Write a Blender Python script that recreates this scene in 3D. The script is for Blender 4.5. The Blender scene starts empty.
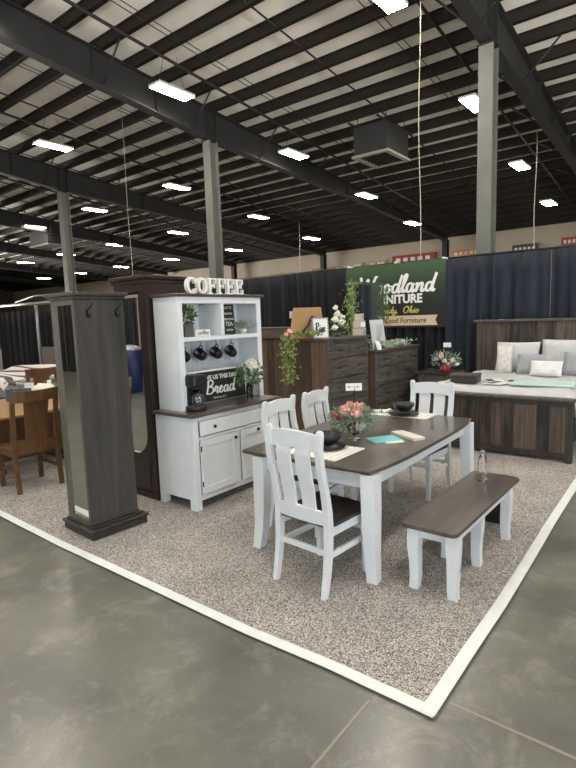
import bpy, bmesh, math, random
from mathutils import Vector, Matrix
random.seed(7)
S = bpy.context.scene
COL = S.collection
PI = math.pi
R = math.radians

# ------------------------------------------------------------------ camera
def camera():
    yaw, pitch, roll, f = R(-38.5187), R(-7.1977), R(-1.9009), 519.65
    cy, sy, cp, sp = math.cos(yaw), math.sin(yaw), math.cos(pitch), math.sin(pitch)
    F = Vector((sy*cp, cy*cp, sp)); Rt = Vector((cy, -sy, 0)); U = Rt.cross(F)
    cr, sr = math.cos(roll), math.sin(roll)
    r = cr*Rt + sr*U; u = -sr*Rt + cr*U
    cam = bpy.data.cameras.new('camera'); o = bpy.data.objects.new('camera', cam); COL.objects.link(o)
    cam.sensor_fit = 'VERTICAL'; cam.sensor_height = 24; cam.lens = f/768*24
    cam.clip_start = 0.05; cam.clip_end = 300
    m = Matrix.Identity(4)
    for i in range(3):
        m[i][0] = r[i]; m[i][1] = u[i]; m[i][2] = -F[i]
    m[0][3], m[1][3], m[2][3] = 0, 0, 1.74
    o.matrix_world = m
    S.camera = o
camera()

# ------------------------------------------------------------------ world, lights, exposure
S.view_settings.view_transform = 'Standard'; S.view_settings.look = 'None'
S.view_settings.exposure = 0.0; S.view_settings.gamma = 1.0
S.view_settings.use_curve_mapping = False
W = bpy.data.worlds.new('overcast_sky'); S.world = W; W.use_nodes = True
bg = W.node_tree.nodes['Background']
bg.inputs[0].default_value = (0.86, 0.93, 1.0, 1); bg.inputs[1].default_value = 0.7
LAMP_EMIT = 84.0

def area(name, loc, target, sx, sy, power, color, spread=180):
    l = bpy.data.lights.new(name, 'AREA'); l.shape = 'RECTANGLE'; l.size = sx; l.size_y = sy
    l.energy = power; l.color = color; l.spread = R(spread)
    o = bpy.data.objects.new(name, l); COL.objects.link(o); o.location = loc
    o.rotation_euler = (Vector(target) - Vector(loc)).to_track_quat('-Z', 'Y').to_euler()
    return o
# daylight coming through the open loading doors at the right hand end and behind the viewer
area('door_daylight', (10.5, -3.0, 3.4), (-3, 4, 0.6), 6.0, 5.0, 620, (0.88, 0.95, 1.0))
area('dock_daylight', (-1.0, -11.0, 3.4), (-3, 4, 0.6), 7.0, 5.0, 420, (0.92, 0.97, 1.0))
# added fill lights out of view, aimed up to brighten the roof
area('roof_fill', (13.2, 5.0, 0.9), (4.5, 9, 8.0), 14.0, 3.0, 1700, (1.0, 0.95, 0.86), 80)
area('roof_fill', (-6.0, -5.5, 0.3), (-8, 2, 9.0), 16.0, 3.0, 850, (1.0, 0.95, 0.86), 90)
# added fill off to the left, unseen, brightens the middle and far roof
area('far_roof_fill', (-46.0, 8.0, 2.4), (0, 9, 5.5), 18.0, 4.0, 5200, (1.0, 0.95, 0.86), 150)

# ------------------------------------------------------------------ materials
def nt(name):
    m = bpy.data.materials.new(name); m.use_nodes = True
    t = m.node_tree; return m, t, t.nodes['Principled BSDF']
def plain(name, c, rough=0.5, metal=0.0, noise=0.0, scale=8.0, bump=0.0, coat=0.0, spec=0.5, trans=0.0, ior=1.45):
    m, t, b = nt(name)
    b.inputs['Base Color'].default_value = (*c, 1); b.inputs['Roughness'].default_value = rough
    b.inputs['Metallic'].default_value = metal; b.inputs['Coat Weight'].default_value = coat
    b.inputs['Specular IOR Level'].default_value = spec
    b.inputs['Transmission Weight'].default_value = trans; b.inputs['IOR'].default_value = ior
    if noise or bump:
        tc = t.nodes.new('ShaderNodeTexCoord'); n = t.nodes.new('ShaderNodeTexNoise')
        n.inputs['Scale'].default_value = scale; n.inputs['Detail'].default_value = 6
        t.links.new(tc.outputs['Object'], n.inputs['Vector'])
        if noise:
            r = t.nodes.new('ShaderNodeValToRGB')
            r.color_ramp.elements[0].position = 0.3; r.color_ramp.elements[1].position = 0.7
            r.color_ramp.elements[0].color = (*[max(0, x*(1-noise)) for x in c], 1)
            r.color_ramp.elements[1].color = (*[min(1, x*(1+noise)) for x in c], 1)
            t.links.new(n.outputs['Fac'], r.inputs['Fac']); t.links.new(r.outputs['Color'], b.inputs['Base Color'])
        if bump:
            bp = t.nodes.new('ShaderNodeBump'); bp.inputs['Strength'].default_value = bump; bp.inputs['Distance'].default_value = 0.01
            t.links.new(n.outputs['Fac'], bp.inputs['Height']); t.links.new(bp.outputs['Normal'], b.inputs['Normal'])
    return m
def wood(name, c1, c2, axis='Z', rough=0.45, plank=0.0, plank_axis='X', coat=0.0, fine=1.0, contrast=0.25):
    """grain stretched along axis; plank > 0 varies tone board by board across plank_axis"""
    m, t, b = nt(name); L = t.links
    tc = t.nodes.new('ShaderNodeTexCoord'); mp = t.nodes.new('ShaderNodeMapping')
    s = {'X': (1.2, 14, 14), 'Y': (14, 1.2, 14), 'Z': (14, 14, 1.2)}[axis]
    mp.inputs['Scale'].default_value = [x*fine for x in s]
    L.new(tc.outputs['Object'], mp.inputs['Vector'])
    n = t.nodes.new('ShaderNodeTexNoise'); n.inputs['Scale'].default_value = 1.6; n.inputs['Detail'].default_value = 9
    n.inputs['Roughness'].default_value = 0.65; n.inputs['Distortion'].default_value = 0.6
    L.new(mp.outputs['Vector'], n.inputs['Vector'])
    fac = n.outputs['Fac']
    if plank:
        sp = t.nodes.new('ShaderNodeSeparateXYZ'); L.new(tc.outputs['Object'], sp.inputs[0])
        d = t.nodes.new('ShaderNodeMath'); d.operation = 'DIVIDE'; d.inputs[1].default_value = plank
        L.new(sp.outputs[plank_axis], d.inputs[0])
        fl = t.nodes.new('ShaderNodeMath'); fl.operation = 'FLOOR'; L.new(d.outputs[0], fl.inputs[0])
        wn = t.nodes.new('ShaderNodeTexWhiteNoise'); wn.noise_dimensions = '1D'; L.new(fl.outputs[0], wn.inputs['W'])
        mx = t.nodes.new('ShaderNodeMath'); mx.operation = 'MULTIPLY_ADD'; mx.inputs[1].default_value = 0.38; 
        L.new(wn.outputs['Value'], mx.inputs[0])
        sb = t.nodes.new('ShaderNodeMath'); sb.operation = 'SUBTRACT'; sb.inputs[1].default_value = 0.19
        L.new(fac, sb.inputs[0]); L.new(sb.outputs[0], mx.inputs[2]); fac = mx.outputs[0]
    r = t.nodes.new('ShaderNodeValToRGB'); e = r.color_ramp.elements
    e[0].position = 0.5-contrast; e[1].position = 0.5+contrast
    e[0].color = (*c1, 1); e[1].color = (*c2, 1)
    L.new(fac, r.inputs['Fac'])
    col = r.outputs['Color']
    if plank:
        # dark joint between boards
        fr = t.nodes.new('ShaderNodeMath'); fr.operation = 'FRACT'; L.new(d.outputs[0], fr.inputs[0])
        lt = t.nodes.new('ShaderNodeMath'); lt.operation = 'LESS_THAN'; lt.inputs[1].default_value = 0.05
        L.new(fr.outputs[0], lt.inputs[0])
        mc = t.nodes.new('ShaderNodeMix'); mc.data_type = 'RGBA'
        L.new(lt.outputs[0], mc.inputs['Factor']); L.new(col, mc.inputs[6]); mc.inputs[7].default_value = (c1[0]*.35, c1[1]*.35, c1[2]*.35, 1)
        col = mc.outputs[2]
    L.new(col, b.inputs['Base Color'])
    b.inputs['Roughness'].default_value = rough; b.inputs['Coat Weight'].default_value = coat
    bp = t.nodes.new('ShaderNodeBump'); bp.inputs['Strength'].default_value = 0.15; bp.inputs['Distance'].default_value = 0.004
    L.new(n.outputs['Fac'], bp.inputs['Height']); L.new(bp.outputs['Normal'], b.inputs['Normal'])
    return m
def emit(name, c, strength):
    m, t, b = nt(name)
    b.inputs['Base Color'].default_value = (*c, 1)
    b.inputs['Emission Color'].default_value = (*c, 1); b.inputs['Emission Strength'].default_value = strength
    return m
def concrete():
    m, t, b = nt('polished_concrete'); L = t.links
    tc = t.nodes.new('ShaderNodeTexCoord')
    def noise(sc, det, dist=0.0, rough=0.6):
        n = t.nodes.new('ShaderNodeTexNoise'); n.inputs['Scale'].default_value = sc; n.inputs['Detail'].default_value = det
        n.inputs['Distortion'].default_value = dist; n.inputs['Roughness'].default_value = rough
        L.new(tc.outputs['Object'], n.inputs['Vector']); return n
    a = noise(1.1, 8, 0.4); v = noise(3.2, 10, 0.5, 0.78)
    r = t.nodes.new('ShaderNodeValToRGB'); e = r.color_ramp.elements
    e[0].position = 0.30; e[0].color = (0.088, 0.090, 0.076, 1); e[1].position = 0.75; e[1].color = (0.215, 0.212, 0.182, 1)
    L.new(a.outputs['Fac'], r.inputs['Fac'])
    r2 = t.nodes.new('ShaderNodeValToRGB'); e = r2.color_ramp.elements
    e[0].position = 0.50; e[0].color = (0, 0, 0, 1); e[1].position = 0.70; e[1].color = (1, 1, 1, 1)
    L.new(v.outputs['Fac'], r2.inputs['Fac'])
    mx = t.nodes.new('ShaderNodeMix'); mx.data_type = 'RGBA'; mx.inputs[7].default_value = (0.33, 0.325, 0.29, 1)
    ml = t.nodes.new('ShaderNodeMath'); ml.operation = 'MULTIPLY'; ml.inputs[1].default_value = 0.65
    L.new(r2.outputs['Color'], ml.inputs[0]); L.new(ml.outputs[0], mx.inputs['Factor'])
    L.new(r.outputs['Color'], mx.inputs[6]); L.new(mx.outputs[2], b.inputs['Base Color'])
    b.inputs['Coat Weight'].default_value = 0.35; b.inputs['Coat Roughness'].default_value = 0.22
    rr = t.nodes.new('ShaderNodeMapRange'); rr.inputs[3].default_value = 0.25; rr.inputs[4].default_value = 0.42
    L.new(v.outputs['Fac'], rr.inputs[0]); L.new(rr.outputs[0], b.inputs['Roughness'])
    return m
def carpet_mat():
    m, t, b = nt('speckled_carpet'); L = t.links
    tc = t.nodes.new('ShaderNodeTexCoord')
    n = t.nodes.new('ShaderNodeTexNoise'); n.inputs['Scale'].default_value = 135; n.inputs['Detail'].default_value = 4; n.inputs['Roughness'].default_value = 0.7
    n2 = t.nodes.new('ShaderNodeTexNoise'); n2.inputs['Scale'].default_value = 3; n2.inputs['Detail'].default_value = 5
    for q in (n, n2): L.new(tc.outputs['Object'], q.inputs['Vector'])
    r = t.nodes.new('ShaderNodeValToRGB'); e = r.color_ramp.elements
    e[0].position = 0.38; e[0].color = (0.055, 0.05, 0.048, 1); e[1].position = 0.61; e[1].color = (0.78, 0.74, 0.70, 1)
    el = e.new(0.49); el.color = (0.31, 0.292, 0.276, 1)
    L.new(n.outputs['Fac'], r.inputs['Fac'])
    r2 = t.nodes.new('ShaderNodeValToRGB'); e = r2.color_ramp.elements
    e[0].position = 0.3; e[0].color = (0.86, 0.86, 0.86, 1); e[1].position = 0.7; e[1].color = (1.08, 1.06, 1.03, 1)
    L.new(n2.outputs['Fac'], r2.inputs['Fac'])
    mx = t.nodes.new('ShaderNodeMix'); mx.data_type = 'RGBA'; mx.blend_type = 'MULTIPLY'; mx.inputs['Factor'].default_value = 1
    L.new(r.outputs['Color'], mx.inputs[6]); L.new(r2.outputs['Color'], mx.inputs[7]); L.new(mx.outputs[2], b.inputs['Base Color'])
    b.inputs['Roughness'].default_value = 0.95; b.inputs['Specular IOR Level'].default_value = 0.1
    bp = t.nodes.new('ShaderNodeBump'); bp.inputs['Strength'].default_value = 0.6; bp.inputs['Distance'].default_value = 0.01
    L.new(n.outputs['Fac'], bp.inputs['Height']); L.new(bp.outputs['Normal'], b.inputs['Normal'])
    return m
def stripes(name, c1, c2, axis, period, duty=0.5, rough=0.9, offs=0.0):
    m, t, b = nt(name); L = t.links
    tc = t.nodes.new('ShaderNodeTexCoord'); sp = t.nodes.new('ShaderNodeSeparateXYZ'); L.new(tc.outputs['Object'], sp.inputs[0])
    d = t.nodes.new('ShaderNodeMath'); d.operation = 'MULTIPLY_ADD'; d.inputs[1].default_value = 1/period; d.inputs[2].default_value = offs
    L.new(sp.outputs[axis], d.inputs[0])
    fr = t.nodes.new('ShaderNodeMath'); fr.operation = 'FRACT'; L.new(d.outputs[0], fr.inputs[0])
    lt = t.nodes.new('ShaderNodeMath'); lt.operation = 'LESS_THAN'; lt.inputs[1].default_value = duty; L.new(fr.outputs[0], lt.inputs[0])
    mc = t.nodes.new('ShaderNodeMix'); mc.data_type = 'RGBA'
    L.new(lt.outputs[0], mc.inputs['Factor']); mc.inputs[6].default_value = (*c1, 1); mc.inputs[7].default_value = (*c2, 1)
    L.new(mc.outputs[2], b.inputs['Base Color']); b.inputs['Roughness'].default_value = rough
    return m
def banner_mat():
    m, t, b = nt('printed_banner'); L = t.links
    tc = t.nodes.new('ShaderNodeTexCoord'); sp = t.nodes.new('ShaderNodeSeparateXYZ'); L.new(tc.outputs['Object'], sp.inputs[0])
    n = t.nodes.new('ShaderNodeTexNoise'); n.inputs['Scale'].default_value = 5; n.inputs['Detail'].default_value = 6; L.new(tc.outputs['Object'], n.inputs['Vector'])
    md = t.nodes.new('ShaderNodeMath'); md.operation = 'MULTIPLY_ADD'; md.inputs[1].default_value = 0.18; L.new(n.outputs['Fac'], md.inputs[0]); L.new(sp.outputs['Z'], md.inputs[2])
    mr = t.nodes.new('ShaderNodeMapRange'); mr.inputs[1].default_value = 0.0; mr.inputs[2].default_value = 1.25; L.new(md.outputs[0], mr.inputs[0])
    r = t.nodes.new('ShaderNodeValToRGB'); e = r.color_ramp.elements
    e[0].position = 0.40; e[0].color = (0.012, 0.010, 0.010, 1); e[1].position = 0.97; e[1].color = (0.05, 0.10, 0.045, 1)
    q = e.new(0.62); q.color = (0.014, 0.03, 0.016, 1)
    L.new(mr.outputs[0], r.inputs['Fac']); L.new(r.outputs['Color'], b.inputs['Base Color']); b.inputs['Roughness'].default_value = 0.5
    return m

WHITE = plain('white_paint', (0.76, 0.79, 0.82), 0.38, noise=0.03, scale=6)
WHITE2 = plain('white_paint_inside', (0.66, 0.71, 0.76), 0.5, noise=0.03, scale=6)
DTOP_Y = wood('dark_stained_top_y', (0.032, 0.026, 0.022), (0.135, 0.108, 0.090), 'Y', 0.3, coat=0.35, contrast=0.3)
DSEAT = wood('dark_stained_seat', (0.010, 0.008, 0.008), (0.032, 0.026, 0.024), 'Y', 0.35)
GREYWOOD = wood('grey_stained_wood', (0.022, 0.021, 0.020), (0.078, 0.073, 0.070), 'Z', 0.5, contrast=0.22, fine=.45)
BROWNWOOD = wood('brown_cherry_wood', (0.012, 0.007, 0.006), (0.045, 0.026, 0.022), 'Z', 0.4, contrast=0.3)
RUSTIC_V = wood('rustic_boards_vertical', (0.012, 0.009, 0.008), (0.12, 0.09, 0.07), 'Z', 0.6, plank=0.13, plank_axis='X', contrast=0.22)
RUSTIC_H = wood('rustic_boards_horizontal', (0.010, 0.008, 0.008), (0.15, 0.13, 0.115), 'Y', 0.6, fine=1.3, contrast=0.18)
RUSTIC_TOP = wood('rustic_top', (0.03, 0.026, 0.022), (0.13, 0.115, 0.10), 'Y', 0.4)
BROWN_SIDE = wood('brown_chest_side', (0.03, 0.018, 0.012), (0.14, 0.09, 0.06), 'Z', 0.55, plank=0.14, plank_axis='X')
DARKFRAME = wood('dark_trim_wood', (0.014, 0.011, 0.010), (0.05, 0.042, 0.036), 'Z', 0.5)
OAK = wood('golden_oak', (0.055, 0.024, 0.008), (0.16, 0.075, 0.026), 'Z', 0.4)
OAKTOP = wood('golden_oak_top', (0.22, 0.11, 0.045), (0.45, 0.25, 0.11), 'Y', 0.35)
BLACKMETAL = plain('black_metal', (0.015, 0.015, 0.016), 0.35, metal=0.6)
BLACKCER = plain('black_ceramic', (0.014, 0.015, 0.018), 0.3)
STEEL = plain('painted_steel_column', (0.155, 0.16, 0.14), 0.55, noise=0.12, scale=3)
STEELDK = plain('dark_steel', (0.024, 0.024, 0.025), 0.6, noise=0.15, scale=2)
PURLIN = plain('brown_primer_steel', (0.016, 0.012, 0.009), 0.7, noise=0.2, scale=2)
ROOFW = plain('white_insulation', (0.80, 0.77, 0.70), 0.8, noise=0.10, scale=1.2)
DRAPEB = plain('black_drape', (0.007, 0.007, 0.010), 0.85, noise=0.2, scale=4)
DRAPEN = plain('navy_drape', (0.010, 0.014, 0.028), 0.75, noise=0.25, scale=3)
MIRROR = plain('mirror_glass', (0.86, 0.88, 0.86), 0.02, metal=1.0)
GLASS = plain('clear_glass', (1, 1, 1), 0.03, trans=1.0, ior=1.45)
PLASTIC = plain('clear_plastic', (1, 1, 1), 0.06, trans=1.0, ior=1.2)
LINEN = plain('pale_grey_linen', (0.55, 0.555, 0.57), 0.9, noise=0.06, scale=9, bump=0.2)
LINEN2 = plain('mid_grey_linen', (0.33, 0.345, 0.37), 0.9, noise=0.1, scale=30, bump=0.2)
PALELINEN = plain('white_linen', (0.74, 0.75, 0.76), 0.9, noise=0.04, scale=9)
LEAF = plain('green_leaf', (0.08, 0.15, 0.05), 0.55, noise=0.5, scale=25)
LEAFL = plain('lime_leaf', (0.24, 0.33, 0.09), 0.55, noise=0.4, scale=25)
LEAFG = plain('sage_leaf', (0.24, 0.30, 0.22), 0.6, noise=0.4, scale=25)
PETALW = plain('cream_petal', (0.80, 0.79, 0.68), 0.7, noise=0.08, scale=30)
PETALP = plain('blush_petal', (0.82, 0.47, 0.41), 0.7, noise=0.15, scale=30)
PETALR = plain('red_petal', (0.55, 0.05, 0.06), 0.6)
PAPER = plain('white_paper', (0.82, 0.82, 0.80), 0.7)
PAPERTEAL = plain('teal_paper', (0.18, 0.55, 0.60), 0.5)
INK = plain('dark_ink', (0.02, 0.02, 0.022), 0.6)
CHALK = plain('chalk_white', (0.80, 0.80, 0.78), 0.8)
BOARD = plain('black_board', (0.018, 0.020, 0.024), 0.6)
TANBOARD = plain('tan_board', (0.34, 0.20, 0.09), 0.6, noise=0.1)
CREAM = plain('cream_print', (0.62, 0.50, 0.36), 0.7)
GOLDTXT = plain('yellow_print', (0.55, 0.52, 0.14), 0.6)
TAPE = plain('white_tape', (0.80, 0.83, 0.83), 0.6, noise=0.05, scale=12)
TERRA = plain('grey_pot', (0.11, 0.10, 0.11), 0.7)
CORD = plain('pale_cord', (0.55, 0.52, 0.40), 0.7)
WALLB = plain('beige_metal_wall', (0.50, 0.43, 0.34), 0.7, noise=0.08, scale=1.0)
LAMPE = emit('lamp_diffuser', (1.0, 0.93, 0.82), LAMP_EMIT)
LAMPH = plain('lamp_housing', (0.7, 0.68, 0.62), 0.5)
BLUEP = plain('blue_plastic', (0.010, 0.018, 0.085), 0.4)

# ------------------------------------------------------------------ mesh builder
class MB:
    def __init__(s): s.v = []; s.f = []; s.sm = []
    def add(s, vs, fs, M=None, smooth=False):
        b = len(s.v)
        for p in vs:
            p = Vector(p); s.v.append(M @ p if M else p)
        for f in fs: s.f.append([i+b for i in f]); s.sm.append(smooth)
        return s
    def bm(s, b, M=None, smooth=False):
        b.verts.ensure_lookup_table()
        for i, v in enumerate(b.verts): v.index = i
        s.add([v.co.copy() for v in b.verts], [[v.index for v in f.verts] for f in b.faces], M, smooth); b.free(); return s
    def box(s, x0, x1, y0, y1, z0, z1, bev=0.0, M=None, seg=1):
        b = bmesh.new(); bmesh.ops.create_cube(b, size=1)
        for v in b.verts: v.co = Vector(((x0+x1)/2+v.co.x*(x1-x0), (y0+y1)/2+v.co.y*(y1-y0), (z0+z1)/2+v.co.z*(z1-z0)))
        if bev: bmesh.ops.bevel(b, geom=b.edges[:], offset=bev, segments=seg, affect='EDGES', profile=0.5)
        return s.bm(b, M, False)
    def loft(s, secs, cap=True, closed=False, smooth=False, M=None):
        n = len(secs[0]); vs = [p for sec in secs for p in sec]; fs = []
        for k in range(len(secs)-1):
            for i in range(n):
                j = (i+1) % n
                fs.append([k*n+i, k*n+j, (k+1)*n+j, (k+1)*n+i])
        if cap: fs.append(list(range(n))[::-1]); fs.append([(len(secs)-1)*n+i for i in range(n)])
        return s.add(vs, fs, M, smooth)
    def post(s, x, pts, w, d, M=None):
        """square bar through pts = [(y, z)] at x; w may be a list"""
        secs = []
        for k, (y, z) in enumerate(pts):
            ww = w[k] if isinstance(w, (list, tuple)) else w; dd = d[k] if isinstance(d, (list, tuple)) else d
            secs.append([(x-ww/2, y-dd/2, z), (x+ww/2, y-dd/2, z), (x+ww/2, y+dd/2, z), (x-ww/2, y+dd/2, z)])
        return s.loft(secs, M=M)
    def tube(s, pts, r, n=8, M=None, cap=True):
        pts = [Vector(p) for p in pts]; secs = []
        for k, p in enumerate(pts):
            t = (pts[min(k+1, len(pts)-1)] - pts[max(k-1, 0)]).normalized()
            a = Vector((0, 0, 1)) if abs(t.z) < 0.9 else Vector((1, 0, 0))
            u = t.cross(a).normalized(); w = t.cross(u).normalized()
            rr = r[k] if isinstance(r, (list, tuple)) else r
            secs.append([p + (u*math.cos(2*PI*i/n) + w*math.sin(2*PI*i/n))*rr for i in range(n)])
        return s.loft(secs, cap=cap, smooth=True, M=M)
    def lathe(s, prof, n=20, M=None, cap=True, sx=1, sy=1):
        secs = [[(r*math.cos(2*PI*i/n)*sx, r*math.sin(2*PI*i/n)*sy, z) for i in range(n)] for r, z in prof]
        return s.loft(secs, cap=cap, smooth=True, M=M)
    def ball(s, c, rx, ry=None, rz=None, seg=10, rng=6, M=None):
        ry = ry or rx; rz = rz or rx
        b = bmesh.new(); bmesh.ops.create_uvsphere(b, u_segments=seg, v_segments=rng, radius=1)
        for v in b.verts: v.co = Vector((c[0]+v.co.x*rx, c[1]+v.co.y*ry, c[2]+v.co.z*rz))
        return s.bm(b, M, True)
    def prism(s, outline, axis, a, b_, M=None):
        """outline of 2D points extruded along axis from a to b_"""
        def P(u, v, w): return {'X': (w, u, v), 'Y': (u, w, v), 'Z': (u, v, w)}[axis]
        return s.loft([[P(u, v, a) for u, v in outline], [P(u, v, b_) for u, v in outline]], M=M)
    def leaf(s, p, d, L, wd, up=None):
        d = Vector(d).normalized(); a = Vector((random.uniform(-1, 1), random.uniform(-1, 1), random.uniform(-1, 1)))
        u = d.cross(a)
        if u.length < 1e-3: u = d.cross(Vector((1, 0, 0)))
        u.normalize(); n = d.cross(u); p = Vector(p)
        s.add([p, p+d*L*.45+u*wd*.5+n*wd*.12, p+d*L-n*wd*.2, p+d*L*.45-u*wd*.5+n*wd*.12, p+d*L*.5-n*wd*.1],
              [[0, 1, 4], [1, 2, 4], [2, 3, 4], [3, 0, 4]])
        return s
    def make(s, name, mat, parent=None):
        me = bpy.data.meshes.new(name); me.from_pydata([tuple(v) for v in s.v], [], s.f); me.validate()
        b = bmesh.new(); b.from_mesh(me); bmesh.ops.recalc_face_normals(b, faces=b.faces[:]); b.to_mesh(me); b.free()
        if len(me.polygons) == len(s.sm):
            for p, q in zip(me.polygons, s.sm): p.use_smooth = q
        me.materials.append(mat)
        o = bpy.data.objects.new(name, me); COL.objects.link(o)
        if parent: o.parent = parent
        return o

def pair(name, mat, t, *boxes):
    for b_ in boxes: MB().box(*b_).make(name, mat, t)
def thing(name, label, cat, loc=(0, 0, 0), rz=0.0, group=None, rx=0.0, ry=0.0):
    o = bpy.data.objects.new(name, None); COL.objects.link(o); o.empty_display_size = 0.1
    o.location = loc; o.rotation_euler = (rx, ry, rz); o['label'] = label; o['category'] = cat
    if group: o['group'] = group
    return o
def tag(o, label, cat, group=None, loc=None, rz=None):
    o['label'] = label; o['category'] = cat
    if group: o['group'] = group
    if loc: o.location = loc
    if rz is not None: o.rotation_euler = (0, 0, rz)
    return o
def struct(o, kind='structure'): o['kind'] = kind; return o
def plabel(o, l): o['label'] = l; return o
def copy_tree(o, loc, rz, label, parent=None):
    c = o.copy(); COL.objects.link(c)
    if parent: c.parent = parent
    else:
        c.location = loc; c.rotation_euler = (0, 0, rz)
        if label: c['label'] = label
    for ch in [x for x in CH.get(o.name, [])]: copy_tree(ch, None, None, None, c)
    return c
CH = {}
def index():
    CH.clear()
    for o in COL.objects:
        if o.parent: CH.setdefault(o.parent.name, []).append(o)

def text(name, s, size, mat, parent, loc, rot, depth=0.002, shear=0.0, bold=0.0, align='CENTER', sx=1.0):
    cu = bpy.data.curves.new(name, 'FONT'); cu.body = s; cu.size = size; cu.extrude = depth; cu.shear = shear; cu.offset = bold
    cu.align_x = align; cu.align_y = 'CENTER'; cu.resolution_u = 3
    t = bpy.data.objects.new(name+'_src', cu); COL.objects.link(t)
    dg = bpy.context.evaluated_depsgraph_get()
    me = bpy.data.meshes.new_from_object(t.evaluated_get(dg)); bpy.data.objects.remove(t)
    M = Matrix.Translation(loc) @ Matrix.Rotation(rot[2], 4, 'Z') @ Matrix.Rotation(rot[1], 4, 'Y') @ Matrix.Rotation(rot[0], 4, 'X') @ Matrix.Diagonal((sx, 1, 1, 1))
    me.transform(M); me.materials.clear(); me.materials.append(mat)
    o = bpy.data.objects.new(name, me); COL.objects.link(o); o.parent = parent
    return o
# cursive strokes on a unit grid: x-height 0.5, ascender 1
GL = {
 'W': (1.15, [[(0.0, .95), (.08, .98), (.16, .5), (.26, .02), (.42, .4), (.55, .92), (.6, .4), (.7, .02), (.86, .45), (1.02, 1.0), (1.12, .95)]]),
 'o': (.50, [[(.0, .25), (.06, .42), (.2, .5), (.08, .38), (.06, .15), (.18, .0), (.32, .08), (.36, .3), (.24, .48), (.2, .5), (.34, .4), (.5, .38)]]),
 'd': (.56, [[(.36, .42), (.22, .5), (.07, .35), (.07, .1), (.18, .0), (.33, .14), (.42, .5), (.52, 1.0), (.44, .55), (.4, .1), (.48, .0), (.56, .12)]]),
 'l': (.30, [[(.0, .15), (.16, .5), (.26, .9), (.2, 1.02), (.12, .85), (.1, .2), (.18, .0), (.3, .14)]]),
 'a': (.56, [[(.36, .42), (.22, .5), (.07, .35), (.07, .1), (.18, .0), (.33, .14), (.40, .48), (.38, .1), (.46, .0), (.56, .14)]]),
 'n': (.56, [[(.0, .36), (.08, .48), (.1, .3), (.06, .0), (.14, .3), (.28, .48), (.38, .42), (.36, .1), (.44, .0), (.56, .14)]]),
 'B': (.72, [[(.14, .95), (.12, .5), (.04, .0)], [(-.04, .8), (.2, 1.0), (.5, .95), (.52, .68), (.2, .52), (.5, .48), (.62, .25), (.42, .02), (.05, .04)]]),
 'r': (.42, [[(.0, .12), (.12, .52), (.16, .44), (.30, .46), (.24, .12), (.3, .0), (.42, .12)]]),
 'e': (.44, [[(.0, .12), (.2, .28), (.3, .42), (.2, .5), (.07, .34), (.08, .1), (.2, .0), (.44, .16)]]),
 'h': (.54, [[(.0, .2), (.2, .8), (.2, 1.0), (.12, .9), (.06, .0), (.14, .32), (.28, .46), (.34, .3), (.34, .06), (.42, .0), (.54, .14)]]),
 'i': (.28, [[(.0, .14), (.1, .5), (.08, .1), (.14, .0), (.28, .14)], [(.14, .68), (.16, .74)]]),
 'O': (.85, [[(.4, 1.0), (.12, .8), (.05, .35), (.25, .0), (.55, .1), (.7, .55), (.58, .92), (.36, .98), (.5, .8), (.8, .78)]]),
 'P': (.66, [[(.14, .95), (.12, .5), (.04, .0)], [(-.04, .8), (.2, 1.0), (.5, .95), (.54, .7), (.4, .48), (.14, .46)]]),
 's': (.40, [[(.0, .12), (.2, .5), (.22, .42), (.3, .15), (.18, .0), (.05, .08)]]),
 'R': (.72, [[(.14, .95), (.12, .5), (.04, .0)], [(-.04, .8), (.2, 1.0), (.5, .92), (.5, .66), (.18, .5), (.4, .2), (.6, .0), (.72, .12)]]),
 'H': (.80, [[(.16, 1.0), (.12, .5), (.02, .0)], [(.62, 1.0), (.56, .5), (.54, .05), (.78, .1)], [(.1, .48), (.4, .52), (.6, .5)]]),
 't': (.34, [[(.0, .14), (.16, .85), (.1, .2), (.16, .0), (.34, .14)], [(.0, .6), (.28, .64)]]),
 'y': (.50, [[(.0, .36), (.08, .48), (.08, .2), (.18, .06), (.34, .2), (.38, .48), (.3, -.2), (.12, -.36), (.06, -.22), (.5, .14)]]),
 'u': (.52, [[(.0, .36), (.08, .48), (.08, .15), (.18, .0), (.32, .14), (.36, .48), (.38, .08), (.44, .0), (.52, .14)]]),
 'p': (.52, [[(.0, .3), (.1, .5), (.06, -.1), (.0, -.4), (.1, .2), (.26, .5), (.38, .32), (.3, .06), (.14, .04), (.52, .14)]]),
 ' ': (.35, []), ',': (.22, [[(.1, .06), (.04, -.12)]]),
}
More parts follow.
